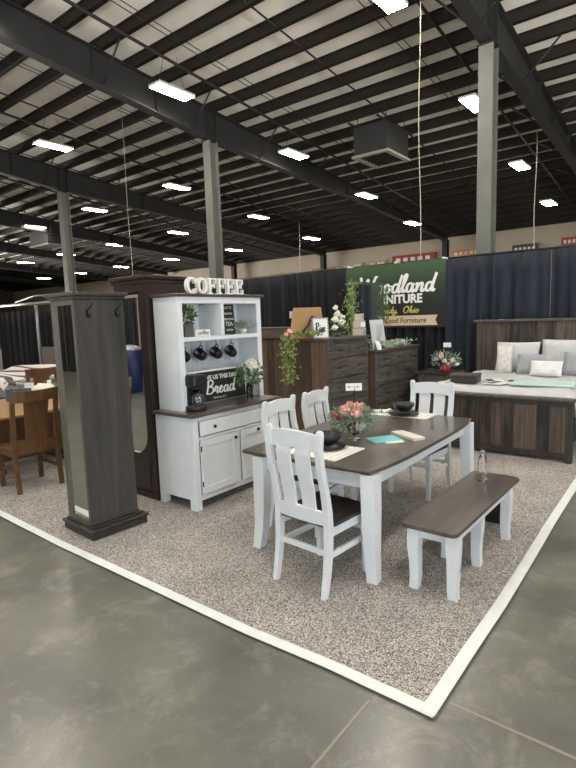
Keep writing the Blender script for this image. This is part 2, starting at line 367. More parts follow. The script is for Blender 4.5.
def script(mb, s, x0, z0, h, wid, to3, shear=0.18, maxw=None, sgn=(0, -1, 0)):
    cnt = 0; sg = Vector(sgn)
    tot = sum(GL[c][0] for c in s); k = h
    kx = k if not maxw else maxw/(tot+shear)
    x = 0
    for c in s:
        w, strokes = GL[c]
        for st in strokes:
            P = [Vector((x+a+shear*b, b)) for a, b in st]
            pts = []
            for i in range(len(P)-1):
                p0, p1, p2, p3 = P[max(i-1, 0)], P[i], P[i+1], P[min(i+2, len(P)-1)]
                for q in range(4):
                    t = q/4
                    pts.append(0.5*((2*p1)+(p2-p0)*t+(2*p0-5*p1+4*p2-p3)*t*t+(3*p1-p0-3*p2+p3)*t**3))
            pts.append(P[-1])
            pts = [Vector((x0+p.x*kx, z0+p.y*k)) for p in pts]
            L, Rr = [], []
            for i, p in enumerate(pts):
                d = (pts[min(i+1, len(pts)-1)]-pts[max(i-1, 0)])
                if d.length < 1e-6: d = Vector((1, 0))
                d.normalize(); nrm = Vector((-d.y, d.x)); ww = wid*(0.55+0.6*abs(d.y))
                L.append(p+nrm*ww/2); Rr.append(p-nrm*ww/2)
            vs = [Vector(to3(q.x, q.y))+sg*(1e-5*(cnt+i_)) for i_, q in enumerate(L)]+[Vector(to3(q.x, q.y))+sg*(1e-5*(cnt+i_)) for i_, q in enumerate(Rr)]; n = len(L); cnt += n
            mb.add(vs, [[i, i+1, n+i+1, n+i] for i in range(n-1)])
        x += w
    return mb

# =================================================================== STRUCTURE
struct(MB().box(-62, 14, -14, 30, -0.2, 0.0).make('floor', concrete()))
# saw joints in the slab
JM = plain('slab_joint', (0.27, 0.25, 0.21), 0.7)
struct(MB().box(-1.105, -1.093, -3, 1.9, 0.0, 0.0015).make('trim_1', JM))
struct(MB().box(-0.80, 6, 2.088, 2.104, 0.0, 0.0015).make('trim_2', JM))
struct(MB().box(-0.80, 6, 4.62, 4.634, 0.0, 0.0015).make('trim_3', JM))
c = struct(MB().box(-11.5, -0.86, 1.965, 9.0, 0.0, 0.012).make('floor_carpet', carpet_mat()))
def strip(name, pts, wd, z0, z1, lab):
    mb = MB(); secs = []
    for k, (x, y) in enumerate(pts):
        a = Vector(pts[max(k-1, 0)]); b = Vector(pts[min(k+1, len(pts)-1)]); d = (b-a).normalized(); n = Vector((-d.y, d.x))*wd/2
        secs.append([(x-n.x, y-n.y, z0), (x+n.x, y+n.y, z0), (x+n.x, y+n.y, z1), (x-n.x, y-n.y, z1)])
    mb.loft(secs); return tag(mb.make(name, TAPE), lab, 'tape')
strip('floor_tape', [(-11.4, 1.975), (-5.1, 1.975), (-3.9, 1.95), (-3.0, 1.955), (-1.9, 1.958), (-1.385, 1.985), (-0.82, 1.985)], 0.066, 0.0125, 0.0155,
      'long white tape strip edging the carpet from left side to the near corner')
strip('floor_tape', [(-0.848, 1.96), (-0.85, 2.5), (-0.847, 3.0), (-0.86, 3.7), (-0.88, 4.5), (-0.895, 5.7), (-0.90, 8.85)], 0.068, 0.0160, 0.0190,
      'white tape strip edging the right side of the carpet past the bench')

# roof
def zr(y): return 8.43-0.096*y           # underside of purlins
Y0, Y1 = -14, 28.0
mb = MB(); mb.add([(-62, Y0, zr(Y0)+.26), (14, Y0, zr(Y0)+.26), (14, Y1+2, zr(Y1+2)+.26), (-62, Y1+2, zr(Y1+2)+.26),
                   (-62, Y0, zr(Y0)+.4), (14, Y0, zr(Y0)+.4), (14, Y1+2, zr(Y1+2)+.4), (-62, Y1+2, zr(Y1+2)+.4)],
                  [[0, 1, 2, 3], [4, 5, 6, 7], [0, 1, 5, 4], [1, 2, 6, 5], [2, 3, 7, 6], [3, 0, 4, 7]])
struct(mb.make('ceiling', ROOFW))
ti = 4
PS = 0.86
y = 1.2; k = 0
while y < 28:
    z = zr(y); mb = MB()
    mb.box(-62, 14, y-.012, y+.012, z+.005, z+.255)
    mb.box(-62, 14, y-.06, y+.06, z+.005, z+.03); mb.box(-62, 14, y-.06, y+.06, z+.235, z+.256)
    struct(mb.make('trim_%d' % ti, PURLIN)); ti += 1; y += PS
for x, r_ in [(v, .010) for q in range(-1, 9) for v in (-5.2-q*3.8, -5.36-q*3.8)] + [(v, .022) for q in range(-1, 9) for v in (-7.1-q*3.8+.0,)]:
    mb = MB(); mb.tube([(x, 1, zr(1)+.06), (x, 27.5, zr(27.5)+.06)], r_, 5); struct(mb.make('trim_%d' % ti, PURLIN)); ti += 1
for x in (-4.4, -9.7, -15.6, -21.3):
    mb = MB(); mb.tube([(x, 1, zr(1)-.05), (x, 27.5, zr(27.5)-.05)], 0.035, 6); struct(mb.make('trim_%d' % ti, PURLIN)); ti += 1
# far eave wall and side walls
struct(MB().box(-62, 14, 28.0, 28.2, 0, 6.2).make('wall_far', WALLB))
struct(MB().box(-62.2, -62, -14, 28, 0, 9.5).make('wall_left', plain('dark_wall', (0.12, 0.11, 0.10), 0.8)))
mb = MB()
mb.box(-62, -5.5, -14.2, -14, 0, 9.9); mb.box(-5.5, 14, -14.2, -14, 5.2, 9.9)
struct(mb.make('wall_rear', WALLB))
mb = MB(); mb.box(14, 14.2, 6, 28, 0, 9.0); mb.box(14, 14.2, -14, 6, 5.6, 9.9)
struct(mb.make('wall_right', WALLB))

def girder(x, lab):
    t = thing('roof_girder', lab, 'beam', (x, 0, 0))
    ys = [-13.5, 5, 10.5, 18.8, 27.6]; bz = [8.7, 7.22, 6.62, 6.16, 5.5]
    web = MB(); secs = []
    for yy, b in zip(ys, bz):
        tz = zr(yy)-.01
        secs.append([(-.012, yy, b), (.012, yy, b), (.012, yy, tz), (-.012, yy, tz)])
    web.loft(secs)
    for yy in (7.0, 8.7, 10.35, 10.65, 14, 17.5, 21, 24.5):
        b = 7.22+(6.62-7.22)*(yy-5)/5.5 if yy < 10.5 else (6.62-.0554*(yy-10.5) if yy < 18.8 else 6.16-.075*(yy-18.8))
        web.box(-.11, .11, yy-.008, yy+.008, b, zr(yy)-.02)
    web.make('web', STEELDK, t)
    for nm, lo in (('bottom_flange', True), ('top_flange', False)):
        secs = []
        for yy, b in zip(ys, bz):
            z = b if lo else zr(yy)-.022
            secs.append([(-.13, yy, z-.002), (.13, yy, z-.002), (.13, yy, z+.02), (-.13, yy, z+.02)])
        MB().loft(secs).make(nm, STEELDK, t)
    for yy in (4.6, 7.2, 9.8, 12.4, 15.0, 17.6, 20.2):
        b = 7.22+(6.62-7.22)*(yy-5)/5.5 if yy < 10.5 else (6.62-.0554*(yy-10.5) if yy < 18.8 else 6.16-.075*(yy-18.8))
        for sx in (-1, 1):
            MB().tube([(sx*.10, yy, b+.03), (sx*.85, yy, zr(yy)+.02)], .022, 5).make('knee_brace', STEELDK, t)
    return t
GX = [4.25, -3.35, -10.8, -18.6, -26.3, -34.0, -41.7, -49.4]
GL_ = ['steel roof girder beyond the right edge of the view', 'tapered steel roof girder on the pale column at the upper right',
       'big steel roof girder crossing from upper left to the middle, on the centre column',
       'steel roof girder carried by the left-hand column behind the tall mirror cabinet', 'fourth steel roof girder counted from the right, beyond the left-hand column',
       'fifth steel roof girder from the right, deep in the dark roof', 'sixth steel roof girder from the right, far off', 'farthest visible steel roof girder at the far left']
for x, l in zip(GX, GL_): girder(x, l)
def column(x, yy, zt, lab, mat=STEEL):
    t = thing('steel_column', lab, 'column', (x, yy, 0))
    m = MB(); w = .135
    m.box(-w, w, -.155, -.135, 0.02, zt); m.box(-w, w, .135, .155, 0.02, zt); m.box(-.012, .012, -.135, .135, .02, zt)
    m.make('shaft', mat, t)
    MB().box(-.2, .2, -.2, .2, 0, .02).make('base_plate', STEELDK, t)
    MB().box(-.17, .17, -.19, .19, zt, zt+.018).make('cap_plate', STEELDK, t)
CL = ['steel column beyond the right edge of the view', 'pale grey steel column rising behind the navy drapes on the right',
      'grey steel column rising behind the COFFEE letters', 'grey steel column rising behind the tall cabinet with hooks',
      'steel column in the dark hall beyond the left edge', 'second dark steel column far off to the left', 'third dark steel column far off to the left', 'fourth dark steel column far off to the left']
for x, l in zip(GX, CL): column(x, 10.5, 6.59, l)
for x, l in ((-3.35, 'steel wall column under the end of the right-hand girder'), (-10.8, 'dark steel wall column at the far end of the big central girder'),
             (-18.6, 'dark steel wall column above the black drapes beside the centre column'), (-26.3, 'dark wall column far behind the left-hand girders')):
    column(x, 27.3, 5.5, l, STEELDK)

# ------------------------------------------------------------------ hanging lights
def lamp(x, yy, z, lab):
    t = thing('high_bay_light', lab, 'light', (x, yy, z), group='flat panel lights hung below the roof')
    m = MB(); m.box(-.20, .20, -.53, .53, .03, .09, .01)
    m.make('housing', LAMPH, t)
    MB().box(-.18, .18, -.505, .505, .018, .029).make('diffuser', LAMPE, t)
    for s in (-.4, .4): MB().tube([(0, s, .09), (0, s*.4, zr(yy)-z+.26)], .006, 4).make('hanger', STEELDK, t)
ordn = ['first', 'second', 'third', 'fourth', 'fifth', 'sixth', 'seventh', 'eighth', 'ninth', 'tenth']
rows = [('nearest', 8.5, 7.0, -4.45, 3, 0), ('second', 13.2, 6.64, -4.53, 5, 0), ('third', 17.9, 6.19, -4.7, 7, 0), ('farthest', 21.9, 5.65, -4.7, 8, 0)]
for rn, yy, z, xs, n, o0 in rows:
    for k in range(n):
        lamp(xs-5.45*k, yy, z, 'glowing panel light, %s from the right in the %s row of lights' % (ordn[k], rn))
for k, x in enumerate((1.0, 6.5)):
    lamp(x, 8.5, 7.0, 'glowing panel light out of view beyond the right edge, %s one along the nearest row' % ordn[k])
for j, (x, yy) in enumerate(((1.0, 3.8), (-4.45, 3.8), (-10.6, 4.4), (1.0, -1), (-4.45, -1), (-9.95, -1), (-15.6, -1), (-21.2, -1), (-16.2, 3.6), (-21.8, 3.6))):
    lamp(x, yy, 7.45 if yy > 0 else 7.9, 'glowing panel light above the near aisle, %s of those out of view' % ordn[j])

# ------------------------------------------------------------------ unit heaters and cords
def heater(x, yy, z, sx, sy, h, lab, top):
    t = thing('unit_heater', lab, 'heater', (x, yy, z))
    MB().box(-sx/2, sx/2, -sy/2, sy/2, .06, h, .01).make('casing', STEELDK, t)
    m = MB(); a, b = sx/2+.04, sy/2+.04
    m.box(-a, a, -b, -b+.12, 0, .06); m.box(-a, a, b-.12, b, 0, .06); m.box(-a, -a+.12, -b+.12, b-.12, 0, .06); m.box(a-.12, a, -b+.12, b-.12, 0, .06)
    plabel(m.make('outlet_frame', plain('grey_frame', (0.30, 0.28, 0.25), 0.5), t), 'pale grey outlet frame')
    m = MB()
    for k in range(7): m.box(-sx/2+.08, sx/2-.08, -sy/2+.1+k*(sy-.2)/6-.006, -sy/2+.1+k*(sy-.2)/6+.006, .02, .06)
    m.make('louver', PURLIN, t)
    for u in (-1, 1):
        for v in (-1, 1): MB().tube([(u*sx*.42, v*sy*.42, h), (u*sx*.42, v*sy*.42, top-z)], .012, 5).make('hanger', STEELDK, t)
        MB().box(u*sx*.42-.02, u*sx*.42+.02, -sy*.8, sy*.8, h, h+.04).make('support_rail', STEELDK, t)
heater(-7.1, 13.35, 5.95, 1.0, 1.25, .78, 'dark boxy heater hanging under the roof at upper right of centre', 7.1)
heater(-27.6, 14.6, 5.95, 1.9, 1.2, .8, 'far dark heater hanging under the roof at the left', 7.0)
CO = [((-4.08, 9.1), 7.5, 2.6, 'pale cord hanging straight down in front of the right-hand drapes and banner'),
      ((-12.9, 9.2), 7.5, 2.4, 'pale cord hanging down to the left of the COFFEE letters'),
      ((-15.7, 21.0), 7.2, 2.2, 'thin pale cord hanging over the black drapes in the middle'),
      ((-4.02, 17.0), 7.2, 2.4, 'thin pale cord hanging at right of the pale column')]
for (x, yy), zt, zb, lab in CO:
    zt = zr(yy)+.258
    pts = [(x+math.sin(q*.9)*.02, yy, zt+(zb-zt)*q/10) for q in range(11)]
    tag(MB().tube(pts, .007 if yy < 15 else .012, 5).make('extension_cord', CORD), lab, 'cord')

# ------------------------------------------------------------------ drapes
def drape(x0, x1, yv, h, mat, lab, seed, amp=.045, rot=0, grp=None, cat='curtain', name='curtain', hem=0.01):
    rnd = random.Random(seed); L = x1-x0; n = int(L/.025); ph = [rnd.uniform(0, 6.28) for _ in range(4)]
    m = MB(); F = []; B = []; rowsz = [hem, .8, 1.6, h-.3, h]
    def off(u, z):
        a = amp*(.75+.4*math.sin(u*1.3+ph[3]))*(1 if z < h-.35 else .5)
        return a*math.sin(u*2*PI/.21+ph[0]+.8*math.sin(u*3.1+ph[1])) + amp*.5*math.sin(u*2*PI/.47+ph[2])
    for z in rowsz:
        F.append([(i*L/n, off(i*L/n, z), z) for i in range(n+1)])
    vs = [p for r_ in F for p in r_]; N = n+1
    vs2 = [(p[0], p[1]+.008, p[2]) for p in vs]; K = len(rowsz)
    fs = [[r_*N+i, r_*N+i+1, (r_+1)*N+i+1, (r_+1)*N+i] for r_ in range(K-1) for i in range(n)]
    m.add(vs+vs2, fs+[[a+K*N for a in f] for f in fs]+[[(K-1)*N+i, (K-1)*N+i+1, (K-1)*N+i+1+K*N, (K-1)*N+i+K*N] for i in range(n)], smooth=True)
    o = m.make(name, mat); tag(o, lab, cat, grp, (x0, yv, 0), rot); return o
HD = 2.66
xs = [-9.6, -8.4, -7.2, -6.0, -4.8, -3.52]
DL = ['black drape panel at left of the backdrop, beside the coffee hutch', 'second black drape panel from the left of the backdrop', 'black drape panel behind the tall rustic chest',
      'black drape panel behind the left half of the green banner', 'black drape panel behind the right half of the green banner']
for k in range(5): drape(xs[k], xs[k+1]-.01, 8.93, HD, DRAPEB, DL[k], 10+k, grp='booth backdrop drapes')
xs = [-3.50, -2.7, -1.85, -1.0, 0.0]
DL = ['navy drape panel just right of the green banner', 'navy drape panel behind the left end of the bed headboard', 'navy drape panel behind the middle of the bed headboard', 'navy drape panel at the right edge behind the bed']
for k in range(4): drape(xs[k], xs[k+1]-.01, 8.90, HD, DRAPEN, DL[k], 20+k, grp='booth backdrop drapes')
tag(MB().tube([(-9.65, 9.03, HD+.025), (.1, 9.03, HD+.025)], .022, 8).make('drape_pipe', BLACKMETAL), 'thin dark pipe along the top of the booth backdrop drapes', 'pipe')
# drapes at other booths further left
for k in range(5):
    drape(-20.5+k*1.9, -20.5+(k+1)*1.9-.02, 8.6, 2.30, DRAPEB, ['black drape panel at the far left edge behind the striped bed', 'second black drape panel behind the striped bed',
      'third black drape panel behind the striped bed', 'fourth black drape panel, seen beside the hook cabinet', 'fifth black drape panel, hidden behind the brown armoire'][k], 40+k, grp='drapes of the booth on the left')
PIPE = plain('grey_pipe', (0.35, 0.36, 0.38), 0.4, metal=0.4)
t = thing('pipe_frame', 'grey metal pipe frame standing before the black drapes at far left', 'frame', (-16.3, 8.0, 0))
MB().tube([(0, 0, .02), (0, 0, 2.42)], .045, 8).make('upright', PIPE, t)
MB().tube([(-4.2, 0, 2.48), (2.8, 0, 2.44)], .05, 8).make('crossbar', PIPE, t)
MB().tube([(-1.6, .12, 2.56), (-.1, .05, 2.70), (2.4, .12, 2.60)], .03, 8).make('brace', PIPE, t)
MB().lathe([(.25, 0), (.25, .015), (.06, .02)], 20).make('foot', BLACKMETAL, t)

# far-wall signs above the drapes
SG = [(-23.5, -22.4, 4.5, 5.05, (0.35, 0.36, 0.15), 'yellow-green far sign above the left end of the black drapes'),
      (-21.6, -20.5, 4.55, 5.0, (0.45, 0.42, 0.38), 'pale far sign above the black drapes'),
      (-19.9, -18.0, 4.65, 5.05, (0.40, 0.16, 0.09), 'red-brown far sign right of the dark wall column'),
      (-17.6, -16.2, 4.8, 5.15, (0.55, 0.42, 0.34), 'pale orange far sign above the banner top left corner'),
      (-15.9, -14.6, 4.8, 5.15, (0.5, 0.35, 0.25), 'tan far sign above the middle of the green banner'),
      (-14.2, -11.6, 4.8, 5.3, (0.34, 0.05, 0.04), 'dark red far sign above the right half of the green banner'),
      (-10.7, -9.1, 4.9, 5.25, (0.75, 0.33, 0.12), 'orange far sign left of the pale column'),
      (-7.6, -6.4, 4.7, 5.2, (0.08, 0.07, 0.07), 'black far panel right of the pale column'),
      (-5.4, -4.3, 4.9, 5.3, (0.45, 0.08, 0.05), 'red far sign at the right edge above the navy drapes')]
for x0, x1, z0, z1, c_, lab in SG:
    t = thing('wall_sign', lab, 'sign', ((x0+x1)/2, 27.9, z0-.22)); w = (x1-x0)/2; h = z1-z0
    MB().box(-w, w, -.03, .03, 0, h).make('panel', plain('sign_paint', c_, 0.6), t)
    m = MB()
    for k in range(5):
        if random.random() < .85: m.box(-w*.8+k*w*.34, -w*.8+k*w*.34+w*.2, -.04, -.031, h*.3, h*.7)
    m.make('lettering', PAPER, t)

# ------------------------------------------------------------------ banner
t = thing('hanging_banner', 'dark green vinyl banner with white furniture shop lettering on the black drapes', 'banner', (-4.49, 8.83, 1.50))
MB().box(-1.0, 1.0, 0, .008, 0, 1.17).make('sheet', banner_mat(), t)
f3 = lambda y_: (lambda a, b: (a, y_, b))
m = MB(); script(m, 'Woodland', -.74, .64, .31, .046, f3(-.003), maxw=1.60); m.make('script_lettering', PAPER, t)
text('block_lettering', 'FURNITURE', .215, PAPER, t, (.03, -.004, .515), (PI/2, 0, 0), bold=.008, sx=.97)
m = MB(); script(m, 'Purdy,', -.33, .27, .12, .018, f3(-.003), maxw=.46); m.make('town_lettering', GOLDTXT, t)
m = MB(); script(m, 'Ohio', .20, .27, .12, .018, f3(-.003), maxw=.34); m.make('town_lettering', GOLDTXT, t)
m = MB(); m.prism([(-.76, .04), (-.70, .13), (-.76, .22), (.86, .22), (.82, .13), (.86, .04)], 'Y', -.004, -.001); m.make('ribbon', CREAM, t)
text('ribbon_lettering', 'Solid Wood Furniture', .135, INK, t, (.05, -.006, .13), (PI/2, 0, 0), shear=.1)
m = MB()
for x in (-.95, .05, .95): MB().box(x-.015, x+.015, -.004, .21, 1.171, 1.20).make('clip', PAPER, t)

# =================================================================== TALL HOOK CABINET WITH MIRROR
t = thing('hook_cabinet', 'tall grey-stained swivel cabinet with a mirror side and two coat hooks', 'cabinet', (-3.995, 2.395, .012), R(-2.5))
m = MB(); m.box(-.212, .268, -.262, .25, 0, .06, .006); m.box(-.225, .28, -.275, .262, .061, .085, .006); m.box(-.20, .24, -.24, .235, .086, .10, .003); m.make('plinth', DARKFRAME, t)
m = MB(); m.box(-.17, .18, -.20, .185, .10, 1.93); m.make('body', GREYWOOD, t)
m = MB(); m.box(.181, .20, -.225, .205, .10, 1.93, .003); m.make('side_panel', GREYWOOD, t)
m = MB(); m.box(-.19, -.125, -.225, -.201, .10, 1.93); m.box(.155, .18, -.225, -.201, .10, 1.93); m.box(-.125, .155, -.225, -.201, .10, .135); m.box(-.125, .155, -.225, -.201, 1.89, 1.93)
m.make('mirror_frame', wood('grey_green_frame', (0.06, 0.055, 0.045), (0.15, 0.14, 0.115), 'Z'), t)
MB().box(-.125, .155, -.213, -.203, .135, 1.89).make('mirror', MIRROR, t)
m = MB(); m.box(-.205, .215, -.24, .215, 1.93, 1.955, .004); m.box(-.225, .235, -.26, .235, 1.955, 1.985, .006); m.make('cornice', GREYWOOD, t)
for yy in (-.125, .125):
    h = MB(); h.tube([(.203, yy, 1.815), (.212, yy, 1.845), (.24, yy+.01, 1.86), (.255, yy+.02, 1.89)], .005, 6)
    h.tube([(.205, yy, 1.82), (.22, yy, 1.795), (.24, yy, 1.785), (.25, yy, 1.80)], .005, 6); h.ball((.25, yy, 1.803), .009); h.ball((.255, yy+.02, 1.89), .008)
    h.box(.2, .205, yy-.010, yy+.010, 1.79, 1.85, .002); h.make('coat_hook', BLACKMETAL, t)

# =================================================================== BROWN ARMOIRE
t = thing('armoire', 'tall dark brown armoire with a round-cornered mirror, left of the white hutch', 'armoire', (-4.325, 3.40, .012))
m = MB(); m.box(-.25, .25, -.345, .35, .0, 2.10); m.make('body', BROWNWOOD, t)
m = MB(); FY = -.371
m.box(-.25, -.20, FY, -.346, 0, 2.10); m.box(.19, .25, FY, -.346, 0, 2.10); m.box(-.20, .19, FY, -.346, 0, .06); m.box(-.20, .19, FY, -.346, 2.02, 2.10)
m.make('face_frame', BROWNWOOD, t)
m = MB(); m.box(-.195, .185, FY+.003, -.347, .07, .40); m.box(-.195, -.165, FY+.003, -.347, .40, 2.01); m.box(.135, .185, FY+.003, -.347, .40, 2.01)
for k in range(12):
    a0, a1 = PI/2*k/12, PI/2*(k+1)/12; xa, za = .135-.20*(1-math.sin(a0)), .62-.20*math.cos(a0)+.02; xb, zb = .135-.20*(1-math.sin(a1)), .62-.20*math.cos(a1)+.02
    m.add([(.135, FY+.003, .40), (xa, FY+.003, za), (xb, FY+.003, zb), (.135, -.347, .40), (xa, -.347, za), (xb, -.347, zb)], [[0, 1, 2], [3, 4, 5], [1, 2, 5, 4]])
m.box(-.165, -.064, FY+.003, -.347, .40, .441)
m.add([(-.065, FY+.003, .40), (-.065, FY+.003, .44), (.135, FY+.003, .40), (-.065, -.347, .40), (-.065, -.347, .44), (.135, -.347, .40)], [[0, 1, 2], [3, 4, 5], [1, 2, 5, 4]])
m.make('mirror_door', BROWNWOOD, t)
MB().box(-.164, .134, -.362, -.350, .41, 2.0).make('mirror', MIRROR, t)
m = MB(); m.box(-.16, .15, FY-.007, FY+.002, .11, .36, .005); m.make('raised_panel', BROWNWOOD, t)
m = MB(); m.box(-.265, .258, -.39, .36, 2.10, 2.135, .006); m.box(-.285, .27, -.41, .37, 2.135, 2.175, .010); m.make('cornice', BROWNWOOD, t)

# =================================================================== COFFEE HUTCH
HX, HY = -4.04, 3.03
t = thing('coffee_hutch', 'white painted coffee hutch with dark worktop, open shelves, drawers and doors', 'hutch', (HX, HY, .012))
D, Wd = .52, 1.21      # depth (x), width (y)
m = MB()
m.box(0, D-.02, 0, .02, .10, .865); m.box(0, D-.02, Wd-.02, Wd, .10, .865); m.box(0, .015, .02, Wd-.02, .10, .865); m.box(.015, D-.02, .02, Wd-.02, .12, .14); m.box(.015, D-.02, .02, Wd-.02, .855, .87)
m.make('carcass', WHITE, t)
m = MB()
m.box(D-.02, D, 0, .07, .0, .87, .002); m.box(D-.02, D, Wd-.07, Wd, .0, .87, .002); m.box(D-.02, D, .07, Wd-.07, .83, .87); m.box(D-.02, D, .07, Wd-.07, .655, .68)
m.box(D-.02, D, .07, Wd-.07, .09, .14); m.box(D-.02, D, .56, .60, .14, .655)
m.make('face_frame', WHITE, t)
for xa in (.0, D-.085):
    for ya in (.001, Wd-.071):
        mm = MB(); mm.prism([(xa, 0), (xa+.06, 0), (xa+.064, .1), (xa-.0, .1)], 'Y', ya, ya+.07); mm.make('foot', WHITE, t)
d = MB().box(D+.001, D+.018, .08, Wd-.08, .69, .825, .003).make('drawer', WHITE, t)
for yy in (.25, .96): MB().ball((D+.032, yy, .757), .014, .017, .017).make('knob', BLACKMETAL, d)
for ya, yb, ky, kz, hg in ((.075, .555, .515, .60, .075), (.605, 1.135, .845, .62, 1.135)):
    m = MB(); z0, z1 = .145, .65; r_ = .065
    m.box(D+.001, D+.019, ya, ya+r_, z0, z1, .002); m.box(D+.001, D+.019, yb-r_, yb, z0, z1, .002); m.box(D+.001, D+.019, ya+r_, yb-r_, z0, z0+r_, .002); m.box(D+.001, D+.019, ya+r_, yb-r_, z1-r_, z1, .002)
    m.box(D+.001, D+.009, ya+r_, yb-r_, z0+r_, z1-r_)
    d = m.make('door', WHITE, t)
    MB().ball((D+.034, ky, kz), .014, .017, .017).make('knob', BLACKMETAL, d)
    m = MB()
    for zz in (.22, .55): m.box(D+.019, D+.024, hg-.006, hg+.006, zz, zz+.05)
    m.make('hinge', BLACKMETAL, d)
MB().box(-.01, D+.035, -.03, Wd+.03, .871, .905, .005).make('worktop', DTOP_Y, t)
# upper shelves: depth .34, z .906..1.97
UD, u0, u1 = .34, .055, 1.19
pair('upper_side', WHITE, t, (0, UD-.02, u0, u0+.02, .906, 1.955), (0, UD-.02, u1-.02, u1, .906, 1.955))
m = MB(); m.box(UD-.02, UD, u0, u0+.06, .906, 1.955, .002); m.box(UD-.02, UD, u1-.06, u1, .906, 1.955, .002); m.box(UD-.02, UD, u0+.06, u1-.06, 1.895, 1.955); m.make('upper_frame', WHITE, t)
m = MB()
n = 16
for k in range(n):
    ya = u0+.02+k*(u1-u0-.04)/n; yb = u0+.02+(k+1)*(u1-u0-.04)/n
    m.box(.0, .012, ya+.001, yb-.001, .906, 1.955, .002)
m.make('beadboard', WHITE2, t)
m = MB(); m.box(.013, UD+.001, u0+.021, u1-.021, 1.545, 1.583, .002); m.make('shelf', WHITE, t)
m = MB(); m.box(.013, UD+.001, .60, .64, 1.584, 1.895, .002); m.make('divider', WHITE, t)
MB().box(-.01, UD+.03, u0-.03, u1+.03, 1.956, 1.985, .005).make('top_board', DTOP_Y, t)
for k in range(4):
    yy = .235+k*.215; m = MB(); m.tube([(.18, yy, 1.545), (.18, yy, 1.52), (.18, yy+.012, 1.505), (.18, yy, 1.492), (.18, yy-.012, 1.50)], .003, 5); m.make('cup_hook', BLACKMETAL, t)

def W_(dx, dy, z): return (HX+dx, HY+dy, z+.012)
# letters
LW = .155
def ringpts(rx, rz, a0, a1, n=20): return [(rx*math.cos(a0+(a1-a0)*k/n), rz*math.sin(a0+(a1-a0)*k/n)) for k in range(n+1)]
for k, ch in enumerate('COFFEE'):
    lab = ['white block letter C at the left of the word on the hutch top', 'white block letter O on the hutch top', 'first white block letter F on the hutch top, after the O',
           'second white block letter F on the hutch top, before the E', 'first white block letter E on the hutch top, after the F', 'white block letter E at the right end of the word on the hutch top'][k]
    yy = [.31, .445, .575, .70, .825, .955][k]
    m = MB(); th = .022
    def bar(y0, y1, z0_, z1_): m.box(-th, th, y0, y1, z0_, z1_, .002)
    if ch in 'CO':
        a0, a1 = (R(38), R(322)) if ch == 'C' else (0, 2*PI)
        o_ = ringpts(.062, .078, a0, a1, 28); i_ = ringpts(.034, .058, a0, a1, 28)
        secs = [[(-th, p[0], .078+p[1]), (th, p[0], .078+p[1]), (th, q[0], .078+q[1]), (-th, q[0], .078+q[1])] for p, q in zip(o_, i_)]
        m.loft(secs, cap=(ch == 'C'))
        if ch == 'C': bar(.034, .056, .098, .150); bar(.034, .056, .010, .052)
    else:
        bar(-.042, -.016, .014, .142); bar(-.056, .052, .1405, .156); bar(-.056, .004, .0, .0155); bar(-.017, .030, .072, .088); bar(.020, .034, .060, .100); bar(.038, .053, .104, .1404)
        if ch == 'E': bar(.003, .056, .0, .0155); bar(.041, .056, .0154, .052)
    tag(m.make('marquee_letter', CHALK), lab, 'letter', 'white letters spelling COFFEE', (HX+.25, HY+yy, 1.998))

def bush(mb, c_, rx, ry, rz, n, L=.05, wd=.018, up=.3, low=True):
    for _ in range(n):
        while True:
            p = Vector((random.uniform(-1, 1), random.uniform(-1, 1), random.uniform(-1, 1)))
            if p.length < 1: break
        d = Vector((p.x, p.y, p.z+up)); 
        mb.leaf((c_[0]+p.x*rx, c_[1]+p.y*ry, c_[2]+p.z*rz), d, L*random.uniform(.6, 1.2), wd*random.uniform(.7, 1.2))
    return mb
def bloom(mb, c_, r, n=40, flat=.8):
    mb.ball(c_, r*.82, r*.82, r*.82*flat, 10, 6)
    for _ in range(n):
        a = random.uniform(0, 2*PI); ph = random.uniform(-.3, 1.45)
        d = Vector((math.cos(a)*math.cos(ph), math.sin(a)*math.cos(ph), math.sin(ph)*flat))
        mb.leaf(Vector(c_)+d*r*.5, d+Vector((random.uniform(-.4, .4), random.uniform(-.4, .4), random.uniform(-.1, .5))), r*.62, r*.55)
    return mb
# hutch contents
z0 = 1.584
t = thing('potted_plant', 'leafy green plant in a grey pot on the upper left shelf of the hutch', 'plant', W_(.215, .25, z0))
MB().box(-.055, .055, -.055, .055, 0, .12, .006).make('pot', TERRA, t); bush(MB(), (0, 0, .20), .09, .085, .085, 190, .045, .028).make('foliage', LEAF, t)
t = thing('mini_sign', 'small white tabletop sign with black writing beside the potted plant', 'sign', W_(.27, .41, z0))
MB().box(-.01, .01, -.095, .095, 0, .065, .003).make('block', PAPER, t)
text('lettering', 'coffee', .06, INK, t, (.0115, 0, .034), (PI/2, 0, PI/2), .001, shear=.2)
t = thing('chalkboard_sign', 'narrow black chalkboard menu sign in the upper right shelf of the hutch', 'sign', W_(.25, .80, z0), ry=-.08)
MB().box(-.006, .006, -.085, .085, .002, .305).make('board', BOARD, t)
for k, s_ in enumerate(('LATTE', 'mocha', 'espresso', 'TEA', 'cocoa')): text('lettering', s_, .04 if k != 3 else .06, CHALK, t, (.0072, 0, .27-k*.055), (PI/2, 0, PI/2), .0005)
t = thing('potted_plant', 'low trailing green plant in a small white pot, upper right shelf of the hutch', 'plant', W_(.24, 1.0, z0))
MB().lathe([(.035, 0), (.045, .05), (.04, .05)], 14).make('pot', PAPER, t); bush(MB(), (0, 0, .075), .08, .12, .045, 150, .04, .02).make('foliage', LEAFG, t)
ML = ['black mug hanging at the far left of the row of mugs', 'second black mug from the left hanging under the shelf', 'third black mug from the left hanging under the shelf', 'black mug hanging at the right end of the row of mugs']
